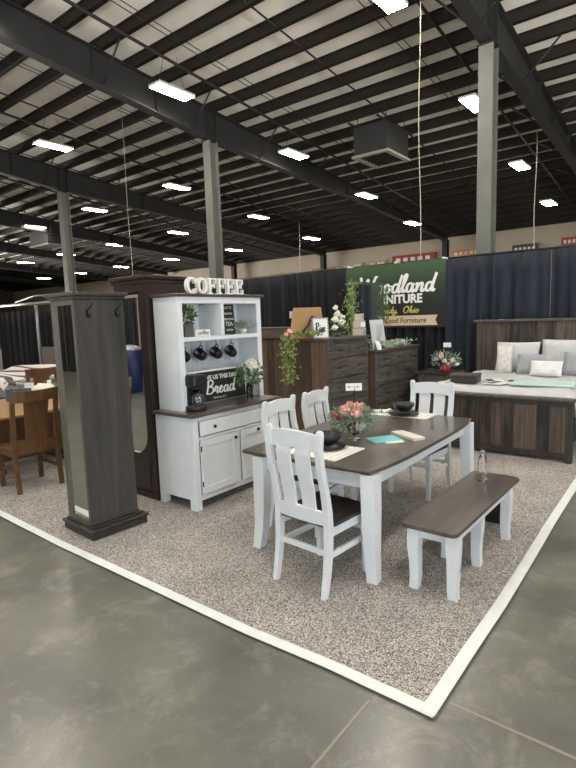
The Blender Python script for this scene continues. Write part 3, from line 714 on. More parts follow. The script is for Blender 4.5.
def mug(loc, lab):
    t = thing('coffee_mug', lab, 'mug', loc, group='black mugs hung under the hutch shelf')
    Mx = Matrix.Translation((0, 0, -.085)) @ Matrix.Rotation(R(62), 4, 'X') @ Matrix.Rotation(R(14), 4, 'Y')
    MB().lathe([(.001, -.058), (.042, -.058), (.051, -.035), (.055, .052), (.051, .052), (.047, -.03), (.001, -.035)], 18, M=Mx, cap=False).make('body', BLACKCER, t)
    MB().tube([(0, .005, -.055), (.0, .03, -.03), (0, .032, -.008), (0, .012, .002), (0, -.012, -.004), (0, -.02, -.045)], .006, 6).make('handle', BLACKCER, t)
for k in range(4): mug(W_(.18, .235+k*.215, 1.487), ML[k])
t = thing('bread_sign', 'black framed wall sign with white lettering about daily bread on the hutch worktop', 'sign', W_(.14, .70, .906), ry=-.10)
MB().box(-.008, .004, -.42, .42, .002, .31).make('board', BOARD, t)
m = MB(); m.box(-.010, .012, -.44, -.42, 0, .33); m.box(-.010, .012, .42, .44, 0, .33); m.box(-.010, .012, -.42, .42, .31, .33); m.box(-.010, .012, -.42, .42, 0, .002); m.make('frame', PAPER, t)
text('lettering', 'GIVE US THIS DAY', .062, CHALK, t, (.0055, .06, .245), (PI/2, 0, PI/2), .0005, bold=.002)
m = MB(); script(m, 'Bread', -.16, .08, .135, .020, lambda a, b: (.0055, a, b), maxw=.44, sgn=(1, 0, 0)); m.make('script_lettering', CHALK, t)
text('lettering', 'daily', .05, CHALK, t, (.0055, -.31, .13), (PI/2, 0, PI/2), .0005, shear=.3)
text('lettering', 'Matthew 6:11', .034, CHALK, t, (.0055, .02, .035), (PI/2, 0, PI/2), .0005, shear=.3)
t = thing('coffee_maker', 'black coffee maker with glass carafe at the left end of the hutch worktop', 'coffee maker', W_(.375, .185, .906))
m = MB(); m.lathe([(.10, 0), (.105, .02), (.10, .045), (.06, .05)], 20); m.make('base', BLACKCER, t)
MB().box(-.10, -.04, -.05, .05, .045, .24, .01).make('column', BLACKCER, t)
m = MB(); m.box(-.10, .09, -.085, .085, .225, .33, .018, seg=2); m.make('reservoir', BLACKCER, t)
m = MB(); m.lathe([(.055, .052), (.066, .08), (.066, .13), (.045, .19), (.042, .19), (.062, .13), (.06, .08), (.052, .055)], 18, Matrix.Translation((.035, 0, 0)), cap=False); m.make('carafe', GLASS, t)
t = thing('flower_vase', 'clear glass vase of white hydrangea and greenery at right of the worktop', 'vase', W_(.40, .90, .906))
MB().lathe([(.001, .0), (.034, 0), (.034, .17), (.030, .17), (.030, .01), (.001, .01)], 18, cap=False).make('glass', GLASS, t)
m = MB()
for k in range(6): a = k*1.05; m.tube([(.008*math.cos(a), .008*math.sin(a), .015), (.02*math.cos(a), .02*math.sin(a), .17), (.07*math.cos(a), .07*math.sin(a), .29)], .003, 4)
m.make('stem', LEAF, t)
m = MB(); bush(m, (0, 0, .26), .10, .19, .10, 170, .06, .03); m.make('foliage', LEAF, t)
bloom(MB(), (.04, 0, .345), .082, 70).make('hydrangea_head', PETALW, t)

# =================================================================== DINING TABLE
TX, TY = -2.165, 3.79
t = thing('dining_table', 'white-legged dining table with a dark stained boat-shaped top', 'table', (TX, TY, .012), R(1.1))
hw, hl = .545, .985
out = []
def edge():
    pts = []; n = 12
    for k in range(n+1):
        v = -1+2*k/n; pts.append((hw+.062*(1-v**4), v*hl))
    for k in range(1, 4):
        v = -1+2*k/4; pts.append((-v*hw, hl+.012*(1-v*v)))
    for k in range(n+1):
        v = 1-2*k/n; pts.append((-hw-.022*(1-v**4), v*hl))
    for k in range(1, 4):
        v = -1+2*k/4; pts.append((v*hw, -hl-.012*(1-v*v)))
    return pts
e = edge()
def sc(e, s_, z): return [(x*s_, y*(1-(1-s_)*.55), z) for x, y in e]
MB().loft([sc(e, .965, .715), sc(e, .99, .722), sc(e, 1.0, .732), sc(e, 1.0, .742), sc(e, .992, .748)]).make('table_top', DTOP_Y, t)
m = MB(); a, b = .50, .925
pair('end_apron', WHITE, t, (-a+.10, a, -b-.012, -b+.012, .61, .714), (-a+.10, a, b-.012, b+.012, .61, .714))
pair('side_apron', WHITE, t, (-a+.088, -a+.112, -b+.012, b-.012, .61, .714), (a-.012, a+.012, -b+.012, b-.012, .61, .714))
for sx in (-1, 1):
    for sy in (-1, 1):
        secs = []
        for z, o, w in ((.713, 0, .1), (.60, .0, .1), (.45, .003, .097), (.3, .006, .09), (.15, .014, .080), (0, .032, .07)):
            cx, cy = (.522+o if sx > 0 else -.395-o), sy*(.933+o); h = w/2
            secs.append([(cx-h, cy-h, z), (cx+h, cy-h, z), (cx+h, cy+h, z), (cx-h, cy+h, z)])
        MB().loft(secs[::-1]).make('leg', WHITE, t)

def chair(loc, rz, lab):
    t = thing('dining_chair', lab, 'chair', loc, rz, 'white slat-back chairs around the dining table')
    prof = [(-.255, 0), (-.225, .14), (-.205, .28), (-.20, .44), (-.205, .54), (-.228, .68), (-.262, .82), (-.275, .94), (-.265, 1.03), (-.262, 1.050), (-.261, 1.060)]
    for sx in (-1, 1):
        w = [.034, .038, .040, .042, .042, .042, .042, .042, .042, .036, .020]; dd = [.036, .042, .046, .048, .046, .042, .038, .036, .034, .030, .016]
        MB().post(sx*.205, prof, w, dd).make('back_post', WHITE, t)
        w = [.032, .036, .042, .042]; MB().post(sx*.20, [(.205, 0), (.205, .15), (.20, .33), (.20, .437)], w, w).make('front_leg', WHITE, t)
        MB().box(sx*.20-.011, sx*.20+.011, -.178, .178, .375, .436).make('side_apron', WHITE, t)
        MB().box(sx*.20-.01, sx*.20+.01, -.182, .182, .235, .27).make('side_stretcher', WHITE, t)
    MB().box(-.178, .178, .19, .212, .375, .436).make('front_apron', WHITE, t)
    MB().box(-.184, .184, -.215, -.197, .255, .29).make('rear_stretcher', WHITE, t)
    MB().box(-.178, .178, .19, .208, .30, .33).make('front_stretcher', WHITE, t)
    # saddle seat
    secs = []
    for k in range(9):
        v = -1+2*k/8; y_ = .02+v*.235; cut = .0
        wv = .225 if v > -.85 else .175
        row = []
        zt = .466-.008*(1-v*v)
        row = [(-wv, y_, .439), (wv, y_, .439), (wv, y_, zt+.004), (wv*.5, y_, zt-.006), (0, y_, zt-.001), (-wv*.5, y_, zt-.006), (-wv, y_, zt+.004)]
        secs.append(row)
    MB().loft(secs).make('seat', DSEAT, t)
    # crown rail
    secs = []
    for k in range(11):
        u = -1+2*k/10; x = u*.184; ar = 1-u*u; yo = -.012*ar
        secs.append([(x, -.275+yo, .925+.014*ar), (x, -.252+yo, .925+.014*ar), (x, -.252+yo, 1.030+.016*ar), (x, -.275+yo, 1.030+.016*ar)])
    MB().loft(secs).make('crown_rail', WHITE, t)
    secs = []
    for k in range(9):
        u = -1+2*k/8; x = u*.184; ar = 1-u*u
        secs.append([(x, -.222-.012*ar, .455), (x, -.198-.012*ar, .455), (x, -.206-.012*ar, .54+.012*ar), (x, -.23-.012*ar, .54+.012*ar)])
    MB().loft(secs).make('lower_rail', WHITE, t)
    for sx in (-1, 1):
        pr = [(-.222, .545), (-.238, .66), (-.27, .80), (-.283, .90), (-.275, .945)]
        MB().post(sx*.079, pr, [.102, .108, .114, .116, .114], .014).make('slat', WHITE, t)
    return t
c0 = chair((-1.925, 2.745, .012), R(-4), 'white slat-back chair in front, at the near end of the dining table')
index()
copy_tree(c0, (-2.52, 3.39, .012), R(-86), 'white slat-back chair on the left of the dining table, nearer of the two')
copy_tree(c0, (-2.545, 3.97, .012), R(-84), 'white slat-back chair on the left of the dining table, farther of the two')
copy_tree(c0, (-2.10, 4.66, .012), R(177), 'white slat-back chair at the far end of the dining table before the bed')

# =================================================================== BENCH
t = thing('dining_bench', 'white-legged bench with a dark stained top beside the dining table', 'bench', (-1.235, 3.53, .012), R(-.5))
def rr(hx, hy, r_, n=4):
    p = []
    for cx, cy, a0 in ((hx-r_, hy-r_, 0), (-hx+r_, hy-r_, 90), (-hx+r_, -hy+r_, 180), (hx-r_, -hy+r_, 270)):
        for k in range(n+1):
            a = R(a0+90*k/n); p.append((cx+r_*math.cos(a), cy+r_*math.sin(a)))
    return p
e = rr(.185, .67, .045)
MB().loft([[(x*.97, y*.99, .408) for x, y in e], [(x, y, .416) for x, y in e], [(x, y, .428) for x, y in e], [(x*.98, y*.995, .434) for x, y in e]]).make('bench_top', DTOP_Y, t)
pair('side_apron', WHITE, t, (-.145, -.125, -.58, .58, .34, .407), (.125, .145, -.58, .58, .34, .407))
pair('end_apron', WHITE, t, (-.124, .124, -.60, -.58, .34, .407), (-.124, .124, .58, .60, .34, .407))
for sx in (-1, 1):
    for yy, ys in ((-.595, -1), (-.09, 0), (.445, 1)):
        secs = []; bx = (.138 if sx > 0 else .105) if ys else .105
        for z, o, w in ((.407, .0, .078), (.34, .004, .076), (.27, .006, .070), (.17, .001, .062), (.07, .0, .058), (0, .006, .056)):
            cx, cy = sx*(bx+o), yy+ys*o; h = w/2
            secs.append([(cx-h, cy-h, z), (cx+h, cy-h, z), (cx+h, cy+h, z), (cx-h, cy+h, z)])
        MB().loft(secs[::-1]).make('leg', WHITE, t)
t = thing('water_bottle', 'clear plastic water bottle standing on the bench top', 'bottle', (-1.262, 3.95, .447))
MB().lathe([(.001, 0), (.031, 0), (.035, .01), (.032, .035), (.035, .06), (.032, .09), (.035, .12), (.034, .15), (.026, .19), (.014, .215), (.014, .228)], 16, cap=False).make('body', GLASS, t)
MB().lathe([(.016, .222), (.0165, .240), (.014, .243)], 14).make('cap', LINEN2, t)
tag(MB().box(-.085, .085, -.08, .08, 0, .34, .01).make('storage_bin', BLACKCER), 'small black box standing on the carpet beyond the bench', 'box', loc=(-1.27, 4.31, .012))

# ------------------------------------------------------------------ table setting
ZT = .761
def placemat(x, y, rz, lab, w, l, mat):
    t = thing('placemat', lab, 'placemat', (x, y, ZT), rz)
    m = MB(); m.box(-w/2, w/2, -l/2, l/2, 0, .004); m.make('cloth', mat, t)
    m = MB()
    for k in range(14):
        for s_ in (-1, 1): xx = -w/2+w*(k+.5)/14; m.box(xx-.002, xx+.002, s_*l/2, s_*(l/2+.018), 0.0, .002) if s_ > 0 else m.box(xx-.002, xx+.002, -l/2-.018, -l/2, 0, .002)
    m.make('fringe', PALELINEN, t); return t
SM = stripes('striped_mat', (0.80, 0.79, 0.75), (0.50, 0.46, 0.40), 'X', .05, .12)
placemat(-2.14, 3.09, 0, 'cream striped placemat under the plate at the near end of the table', .46, .40, SM)
placemat(-2.28, 4.66, R(2), 'cream placemat under the plates at the far end of the table', .62, .30, SM)
def bowl(name, x, y, z, s_, lab, grp=None):
    m = MB(); m.lathe([(.001, 0), (.04*s_, 0), (.07*s_, .02*s_), (.095*s_, .05*s_), (.1*s_, .075*s_), (.096*s_, .075*s_), (.088*s_, .05*s_), (.06*s_, .022*s_), (.001, .012*s_)], 22, cap=False)
    return tag(m.make(name, BLACKCER), lab, 'bowl', loc=(x, y, z))
def plate(x, y, z, r_, lab):
    m = MB(); m.lathe([(.001, 0), (r_*.6, 0), (r_, .014), (r_*.98, .018), (r_*.62, .006), (.001, .006)], 26, cap=False)
    return tag(m.make('dinner_plate', BLACKCER), lab, 'plate', loc=(x, y, z))
plate(-2.16, 3.16, ZT+.005, .14, 'black dinner plate at the near end of the table')
bowl('bowl', -2.17, 3.17, ZT+.024, 1.15, 'black bowl on the plate behind the near chair')
plate(-2.24, 4.62, ZT+.005, .145, 'black dinner plate at the far end of the table')
plate(-2.24, 4.62, ZT+.024, .115, 'smaller black plate stacked on the far dinner plate')
bowl('bowl', -2.24, 4.62, ZT+.043, 1.05, 'black bowl on top of the far plates')
t = thing('napkin', 'black and white napkin in a ring beside the far bowl', 'napkin', (-2.47, 4.60, ZT+.0055), R(30))
MB().tube([(-.08, 0, .02), (-.03, .01, .018), (0, 0, .016), (.04, -.01, .02), (.09, .01, .024)], [.018, .016, .012, .018, .024], 8).make('cloth', PALELINEN, t)
MB().tube([(.0, .02*math.cos(a), .021+.018*math.sin(a)) for a in [k*PI/6 for k in range(13)]], .005, 6).make('ring', BLACKCER, t)
bowl('bowl', -2.52, 3.93, ZT+.0, 1.1, 'black bowl before the farther left-hand chair')
# centrepiece
t = thing('flower_centrepiece', 'blush and red flower arrangement in a glass bowl at the table centre', 'flowers', (-2.13, 3.50, ZT))
MB().lathe([(.001, 0), (.05, 0), (.05, .008), (.015, .02), (.02, .035), (.06, .075), (.065, .12), (.061, .12), (.055, .078), (.012, .04), (.001, .04)], 20, cap=False).make('glass_bowl', GLASS, t)
m = MB(); bush(m, (0, 0, .17), .19, .19, .09, 520, .05, .016); m.make('foliage', LEAFG, t)
m = MB()
for p, r_ in (((-.03, -.06, .235), .062), ((-.06, .05, .245), .06), ((.04, .02, .25), .06), ((.05, -.05, .22), .045)): bloom(m, p, r_, 34)
m.make('blush_bloom', PETALP, t)
bloom(MB(), (-.10, -.10, .20), .035, 26).make('red_bloom', PETALR, t)
m = MB()
for k in range(9): m.leaf((.07, -.07, .10), (random.uniform(.2, .9), random.uniform(-.6, .2), random.uniform(-.1, .6)), .11, .035)
m.make('white_ribbon', PALELINEN, t)
t2 = thing('card_holder', 'white card on a thin metal pick above the flower centrepiece', 'card', (-2.16, 3.56, ZT+.001))
MB().tube([(0, 0, .0), (0, 0, .36), (.004, .004, .40)], .004, 6).make('pick', BLACKMETAL, t2)
m = MB(); m.box(-.065, .065, -.002, .002, .385, .445, M=Matrix.Rotation(R(38), 4, 'Z')); m.make('card', PAPER, t2)
Mc = Matrix.Rotation(R(38), 4, 'Z')
for xa, xb, za, zb in ((-.048, -.030, .408, .424), (-.018, -.012, .410, .418), (0.0, .012, .408, .422), (.020, .042, .410, .420)): MB().box(xa, xb, -.0032, -.0021, za, zb, M=Mc).make('printed_mark', LINEN2, t2)
# papers
def sheet(name, x, y, z, w, l, h, rz, mat, lab, cat='paper'):
    return tag(MB().box(-w/2, w/2, -l/2, l/2, 0, h, .001).make(name, mat), lab, cat, loc=(x, y, z), rz=rz)
sheet('brochure', -1.93, 3.63, ZT, .19, .25, .004, R(-35), PAPERTEAL, 'teal brochure lying on the dining table')
sheet('leaflet', -1.83, 3.60, ZT, .09, .15, .003, R(-40), PAPER, 'white leaflet partly under the teal brochure, nearer the table edge')
sheet('price_booklet', -1.81, 3.80, ZT, .11, .30, .022, R(62), CREAM if False else plain('ivory_card', (0.66, 0.62, 0.55), 0.6), 'ivory flat box beside the teal brochure', 'box')

# =================================================================== RUSTIC CHESTS
def handle(mb, x, y, z, w=.07):
    mb.tube([(x, y-w/2, z), (x+.02, y-w/2, z-.004), (x+.024, y, z-.012), (x+.02, y+w/2, z-.004), (x, y+w/2, z)], .005, 6)
t = thing('chest_of_drawers', 'tall rustic chest of drawers with brown side, carrying the standing mirror', 'dresser', (-4.26, 5.49, .012))
MB().box(0, .535, .0, 1.01, .03, 1.425).make('carcass', BROWN_SIDE, t)
m = MB(); m.box(.535, .555, 0, .05, 0, 1.425); m.box(.535, .555, .96, 1.01, 0, 1.425); m.box(.535, .555, .05, .96, 0, .09); m.box(.535, .552, .05, .96, 1.39, 1.425); m.make('face_frame', RUSTIC_H, t)
MB().box(-.015, .585, -.03, 1.04, 1.426, 1.456, .005).make('top', RUSTIC_TOP, t)
def drawer(t, x, ya, yb, z0, z1, hs):
    m = MB(); m.box(x+.001, x+.018, ya, yb, z0, z1, .004); m.box(x+.0185, x+.023, ya+.012, yb-.012, z0+.01, z0+(z1-z0)*.36, .003)
    d = m.make('drawer', RUSTIC_H, t)
    for h in hs:
        q = MB(); handle(q, x+.022, h, (z0+z1)/2+.015); q.make('handle', BLACKMETAL, d)
for ya, yb in ((.06, .50), (.51, .95)): drawer(t, .54, ya, yb, 1.19, 1.375, [(ya+yb)/2])
for k in range(4): z1 = 1.18-k*.265; drawer(t, .54, .06, .95, z1-.255, z1, [.25, .76])
t = thing('dresser', 'lower rustic dresser with three top drawers, right of the tall chest', 'dresser', (-4.26, 6.72, .012))
MB().box(0, .535, .0, 1.45, .03, 1.195).make('carcass', BROWN_SIDE, t)
m = MB(); m.box(.535, .555, 0, .05, 0, 1.195); m.box(.535, .555, 1.40, 1.45, 0, 1.195); m.box(.535, .555, .05, 1.40, 0, .09); m.box(.535, .552, .05, 1.40, 1.165, 1.195); m.make('face_frame', RUSTIC_H, t)
MB().box(-.015, .585, -.03, 1.48, 1.196, 1.226, .005).make('top', RUSTIC_TOP, t)
for k in range(3): ya = .06+k*.447; drawer(t, .54, ya, ya+.437, .975, 1.155, [ya+.218])
for c_ in range(2):
    for k in range(3): z1 = .965-k*.285; ya = .06+c_*.67; drawer(t, .54, ya, ya+.66, z1-.275, z1, [ya+.33])

# standing panel headboard beyond
t = thing('panel_headboard', 'dark brown board headboard with a thick top rail between hutch and tall chest', 'headboard', (-5.9, 6.2, .012))
m = MB(); m.box(0, 1.45, 0, .04, .05, 1.42); m.make('panel', BROWN_SIDE, t)
m = MB(); m.box(-.05, 1.5, -.03, .06, 1.42, 1.60, .01); m.make('top_rail', wood('rail_wood', (.05, .04, .033), (.15, .12, .10), 'X'), t)
pair('post', BROWNWOOD, t, (-.05, -.005, -.02, .05, 0, 1.419), (1.455, 1.5, -.02, .05, 0, 1.419))

# on the tall chest
ZC = 1.469
t = thing('standing_mirror', 'large green-framed mirror standing at the back of the lower dresser', 'mirror', (-4.22, 6.93, 1.239), R(0))
m = MB(); fh, fw = 1.03, 1.02
m.box(-.014, .014, -.01, .03, 0, fh); m.box(-.014, .014, fw-.04, fw, 0, fh); m.box(-.014, .014, .03, fw-.04, fh-.04, fh); m.box(-.014, .014, .03, fw-.04, 0, .04); m.make('frame', plain('dark_green_frame', (0.05, 0.08, 0.06), 0.4), t)
MB().box(-.012, .006, .03, fw-.04, .04, fh-.04).make('glass', MIRROR, t)
t = thing('hanging_garland', 'wispy green garland hung over the left edge of the standing mirror', 'garland', (-4.18, 6.86, 1.241))
m = MB()
for k in range(330):
    z = random.uniform(.15, 1.04); m.leaf((random.gauss(.02, .012)+.015, random.gauss(-.05, .09), z), (random.uniform(-.2, .5), random.uniform(-.6, .3), random.uniform(-1, .2)), .08, .014)
m.make('foliage', LEAFL, t)
m = MB(); m.tube([(.025, -.01, .0), (.03, -.03, .5), (.02, -.01, 1.04)], .004, 5); m.make('stem', LEAF, t)
t = thing('hanging_garland', 'thin dark green garland hung over the right edge of the standing mirror', 'garland', (-4.18, 7.92, 1.241))
m = MB()
for k in range(170):
    z = random.uniform(.3, 1.0); m.leaf((random.gauss(.02, .01), random.gauss(.03, .06), z), (random.uniform(-.2, .5), random.uniform(-.4, .4), random.uniform(-1, .1)), .07, .012)
m.tube([(.02, .015, 0), (.02, .03, 1.0)], .004, 5)
m.make('foliage', LEAF, t)
t = thing('flower_arrangement', 'white orchid arrangement on the tall chest between framed sign and photo blocks', 'flowers', (-3.93, 6.08, ZC))
MB().lathe([(.05, 0), (.06, .05), (.05, .055)], 14).make('pot', TERRA, t)
m = MB(); bush(m, (0, 0, .14), .10, .13, .12, 160, .06, .02); m.make('foliage', LEAF, t)
m = MB()
for p, r_ in (((.03, -.10, .23), .06), ((.0, .0, .31), .055), ((.04, .03, .19), .065), ((.02, .14, .15), .06), ((0, -.05, .39), .045), ((.03, -.12, .12), .055), ((.02, .08, .26), .05)): bloom(m, p, r_, 22)
m.make('white_bloom', PETALW, t)
t = thing('framed_sign', 'small white framed sign with black script on the tall chest', 'sign', (-3.88, 5.60, ZC), R(-20), ry=-.08)
MB().box(-.006, .004, -.11, .11, .01, .25).make('card', PAPER, t)
m = MB(); m.box(-.01, .01, -.125, -.11, 0, .265); m.box(-.01, .01, .11, .125, 0, .265); m.box(-.01, .01, -.11, .11, .25, .265); m.box(-.01, .01, -.11, .11, 0, .012); m.make('frame', plain('grey_frame_paint', (0.35, 0.35, 0.36), 0.5), t)
m = MB(); script(m, 'Rise', -.085, .08, .12, .016, lambda a, b: (.0062, a, b), maxw=.17, sgn=(1, 0, 0)); m.make('script_lettering', INK, t)
t = thing('easel_sign', 'tan wooden board with a dark painted stroke leaning on the tall chest', 'sign', (-4.07, 5.56, ZC), R(-35), ry=-.18)
MB().prism([(-.25, .0), (.25, 0), (.22, .41), (-.16, .41)], 'X', -.01, .01).make('board', TANBOARD, t)
m = MB(); m.tube([(.012, -.08, .06), (.014, .02, .18), (.014, .08, .28), (.014, .11, .29)], [.012, .014, .02, .008], 6); m.make('painted_stroke', INK, t)
t = thing('ivy_garland', 'light green garland trailing over the left front corner of the tall chest', 'garland', (-4.22, 5.44, ZC+.003))
m = MB()
for k in range(420):
    u = random.random()
    if u < .62:
        z = -random.random()**1.1*.62; w = .075*(1+z*.7)
        m.leaf((random.gauss(.0, w)-.02, -.055+random.gauss(0, .025), z+.03), (random.uniform(-1, 1), random.uniform(-1, .2), random.uniform(-1, .4)), .055, .032)
    else:
        m.leaf((random.uniform(-.05, .42), .03+random.gauss(0, .03), .03+random.uniform(0, .05)), (random.uniform(-1, 1), random.uniform(-1, 1), random.uniform(0, .6)), .05, .028)
m.make('foliage', LEAFL, t)
m = MB()
for p in ((-.06, -.05, .05), (.0, -.06, .09), (-.11, -.04, .0)): bloom(m, p, .05, 26)
m.make('blush_bloom', PETALP, t)
t = thing('card_holder', 'small pink card on a pick at the left end of the tall chest', 'card', (-4.245, 5.475, ZC+.001))
MB().tube([(0, 0, 0), (0, 0, .3)], .003, 5).make('pick', BLACKMETAL, t)
m = MB(); m.box(-.04, .04, -.002, .002, .27, .36, M=Matrix.Rotation(R(20), 4, 'Z')); m.make('card', plain('pink_card', (0.70, 0.50, 0.55), 0.6), t)
SC = plain('stack_card', (0.52, 0.45, 0.38), 0.6)
for k, (dz, rz, lab) in enumerate(((0, .2, 'lowest photo block in the small stack on the right end of the tall chest'), (.105, -.1, 'middle photo block in the small stack on the right end of the tall chest'), (.205, .15, 'topmost photo block in the small stack on the right end of the tall chest'))):
    t = thing('photo_block', lab, 'block', (-3.80, 6.44-k*.0, ZC+dz), rz, 'photo blocks stacked on the tall chest')
    w = .075-.012*k; MB().box(-w, w, -w, w, 0, .10-.003, .003).make('block', SC, t)
    MB().box(w+.0005, w+.002, -w*.8, w*.8, .015, .08).make('photo', PAPER if k == 1 else LINEN2, t)
# on the lower dresser
ZD = 1.239
t = thing('picture', 'tilted pale picture print leaning on the lower dresser', 'picture', (-3.98, 7.36, ZD+.02), R(-25), ry=-.20)
MB().box(-.006, .004, -.13, .13, .0, .42).make('print', LINEN, t)
m = MB()
for k in range(5): m.tube([(.006, -.05+k*.01, .02), (.007, -.02+k*.02, .2), (.006, .0+k*.022, .34)], .003, 4)
m.make('printed_stems', LEAFG, t)
t = thing('eucalyptus_garland', 'pale green garland lying along the lower dresser top', 'garland', (-3.95, 7.45, ZD))
m = MB()
for k in range(420): m.leaf((random.gauss(.1, .07), random.uniform(-.42, .6), random.uniform(.01, .09)), (random.uniform(-1, 1), random.uniform(-1, 1), random.uniform(0, .8)), .05, .028)
m.make('foliage', plain('pale_leaf', (0.42, 0.50, 0.40), 0.6, noise=.3, scale=20), t)
t = thing('price_card', 'white folded price card at the left end of the lower dresser', 'card', (-3.72, 6.80, ZD))
MB().prism([(-.05, 0), (0, .13), (.05, 0), (.046, 0), (0, .12), (-.046, 0)], 'Y', -.06, .06).make('card', PAPER, t)

# =================================================================== NIGHTSTAND
t = thing('nightstand', 'low rustic nightstand left of the bed', 'nightstand', (-3.22, 7.95, .012))
MB().box(-.27, .27, -.24, .24, .04, .79).make('carcass', RUSTIC_H, t); MB().box(-.31, .31, -.28, .27, .791, .82, .004).make('top', DARKFRAME, t)
for z0 in (.12, .46):
    m = MB(); m.box(-.25, .25, -.262, -.242, z0, z0+.25, .004); d = m.make('drawer', RUSTIC_H, t); MB().ball((0, -.275, z0+.13), .015).make('knob', BLACKMETAL, d)
t = thing('flower_vase', 'red glass vase of white and pink flowers on the nightstand', 'vase', (-3.10, 7.86, .833))
MB().lathe([(.001, 0), (.06, 0), (.075, .05), (.06, .12), (.056, .12), (.07, .05), (.001, .01)], 18, cap=False).make('vase', plain('red_glass', (0.5, 0.03, 0.05), 0.2), t)
m = MB(); bush(m, (0, 0, .19), .22, .15, .12, 230, .07, .022); m.make('foliage', LEAFG, t)
m = MB()
for p, r_ in (((-.13, -.05, .2), .045), ((.13, -.05, .18), .05), ((.02, -.09, .17), .045), ((-.05, -.05, .27), .04), ((.18, 0, .12), .035)): bloom(m, p, r_, 22)
m.make('white_bloom', PETALW, t)
bloom(MB(), (-.03, -.09, .24), .05, 24).make('pink_bloom', PETALP, t); bloom(MB(), (.06, -.06, .13), .04, 20).make('pink_bloom', PETALP, t)
t = thing('card_holder', 'white card on a pick in the nightstand flowers', 'card', (-3.02, 7.72, .833))
MB().tube([(0, 0, 0), (0, 0, .42)], .003, 5).make('pick', BLACKMETAL, t); MB().box(-.06, .06, -.002, .002, .39, .46).make('card', PAPER, t)

# =================================================================== BED
BX0, BX1, BY0, BY1 = -2.86, -1.06, 6.38, 8.70
t = thing('bed', 'large rustic plank bed with pale grey bedding at the right', 'bed', ((BX0+BX1)/2, BY0, .012))
hw = (BX1-BX0)/2
FB = MB(); FB.box(-hw+.07, hw-.07, .02, .06, .07, .70); FB.make('footboard', RUSTIC_V, t)
pair('foot_post', DARKFRAME, t, (-hw, -hw+.07, 0, .08, 0, .70, .004), (hw-.07, hw, 0, .08, 0, .70, .004))
m = MB(); m.box(-hw-.02, hw+.02, -.02, .10, .701, .735, .006); m.make('foot_cap', RUSTIC_TOP, t)
pair('foot_rail', DARKFRAME, t, (-hw+.07, hw-.07, .012, .068, .04, .11), (-hw+.07, hw-.07, .012, .068, .64, .70))
L = BY1-BY0
MB().box(-hw+.05, hw-.05, L-.09, L-.05, .1, 1.56).make('headboard', RUSTIC_V, t)
pair('head_post', RUSTIC_V, t, (-hw-.01, -hw+.07, L-.11, L-.03, 0, 1.56, .004), (hw-.07, hw+.01, L-.11, L-.03, 0, 1.56, .004))
m = MB(); m.box(-hw-.05, hw+.05, L-.14, L, 1.561, 1.60, .006); m.make('head_cap', RUSTIC_TOP, t)
pair('side_rail', DARKFRAME, t, (-hw+.01, -hw+.04, .081, L-.111, .22, .48), (hw-.04, hw-.01, .081, L-.111, .22, .48))
# mattress & bedding
m = MB(); m.box(-hw+.045, hw-.045, .11, L-.12, .30, .66, .03, seg=2); m.make('mattress', PALELINEN, t)
m = MB(); NX, NY = 26, 30; P = []
for j in range(NY+1):
    for i in range(NX+1):
        u = i/NX*2-1; v = j/NY
        x = u*(hw+.03); y_ = .105+v*(L-.25)
        z = .80+.006*math.sin(x*9+y_*5)+.006*math.sin(y_*13-x*4)
        au = abs(u)
        if au > .90: z -= (au-.90)/.10*.42; x = math.copysign(hw+.0+.03*(au-.9)/.1+.01*math.sin(y_*22), x)
        if v < .06: z -= (1-v/.06)**2*.075
        P.append((x, y_, z))
N = NX+1
f = [[j*N+i, j*N+i+1, (j+1)*N+i+1, (j+1)*N+i] for j in range(NY) for i in range(NX)]
m.add(P+[(a*.985, b, c_-.025) for a, b, c_ in P], f+[[q+len(P) for q in g] for g in f]+[[i, i+1, len(P)+i+1, len(P)+i] for i in range(NX)], smooth=True)
m.make('coverlet', LINEN, t)
def pillow(x, y, z, w, h, th, rx, rz, mat, lab, name='pillow'):
    t = thing(name, lab, 'pillow', (x, y, z), rz, 'pillows on the plank bed')
    m = MB(); n = 12; top = []; 
    Mx = Matrix.Rotation(rx, 4, 'X')
    for side in (1, -1):
        P = []
        for j in range(n+1):
            for i in range(n+1):
                u = i/n*2-1; v = j/n*2-1
                k = max(0, (1-u**4)*(1-v**4))**.45
                px = u*(1-.06*(1-abs(v))*1)*w/2 if False else u*w/2*(1-.05*(1-v*v)); pz = v*h/2*(1-.05*(1-u*u))
                P.append((px, side*th/2*k, pz+h/2))
        m.add(P, [[j*(n+1)+i, j*(n+1)+i+1, (j+1)*(n+1)+i+1, (j+1)*(n+1)+i] for j in range(n) for i in range(n)], Mx, True)
    o = m.make('cover', mat, t); return t
PT = plain('lace_print', (0.62, 0.60, 0.57), 0.9, noise=.35, scale=60)
pillow(-2.17, 8.30, .83, .62, .46, .20, R(-18), R(4), LINEN, 'pale grey pillow at the left against the headboard')
pillow(-1.49, 8.34, .83, .75, .50, .22, R(-18), R(-2), LINEN, 'pale grey pillow at the right against the headboard')
pillow(-2.27, 8.02, .83, .22, .42, .12, R(-16), R(10), PT, 'narrow lace-patterned pillow at the left edge of the bed')
pillow(-1.90, 8.0, .825, .38, .31, .14, R(-24), R(6), LINEN2, 'mid grey cushion with patterned cover in the middle of the pillows')
pillow(-1.28, 8.06, .825, .46, .34, .14, R(-24), R(-3), LINEN2, 'mid grey cushion at the right behind the small white one')
t = pillow(-1.67, 7.84, .825, .42, .23, .12, R(-26), R(-2), PALELINEN, 'small white cushion with a thin grey printed line in front of the others')
m = MB(); m.box(-.13, .13, -.058, -.054, .06, .066, M=Matrix.Rotation(R(-26), 4, 'X')); m.make('printed_line', LINEN2, t)
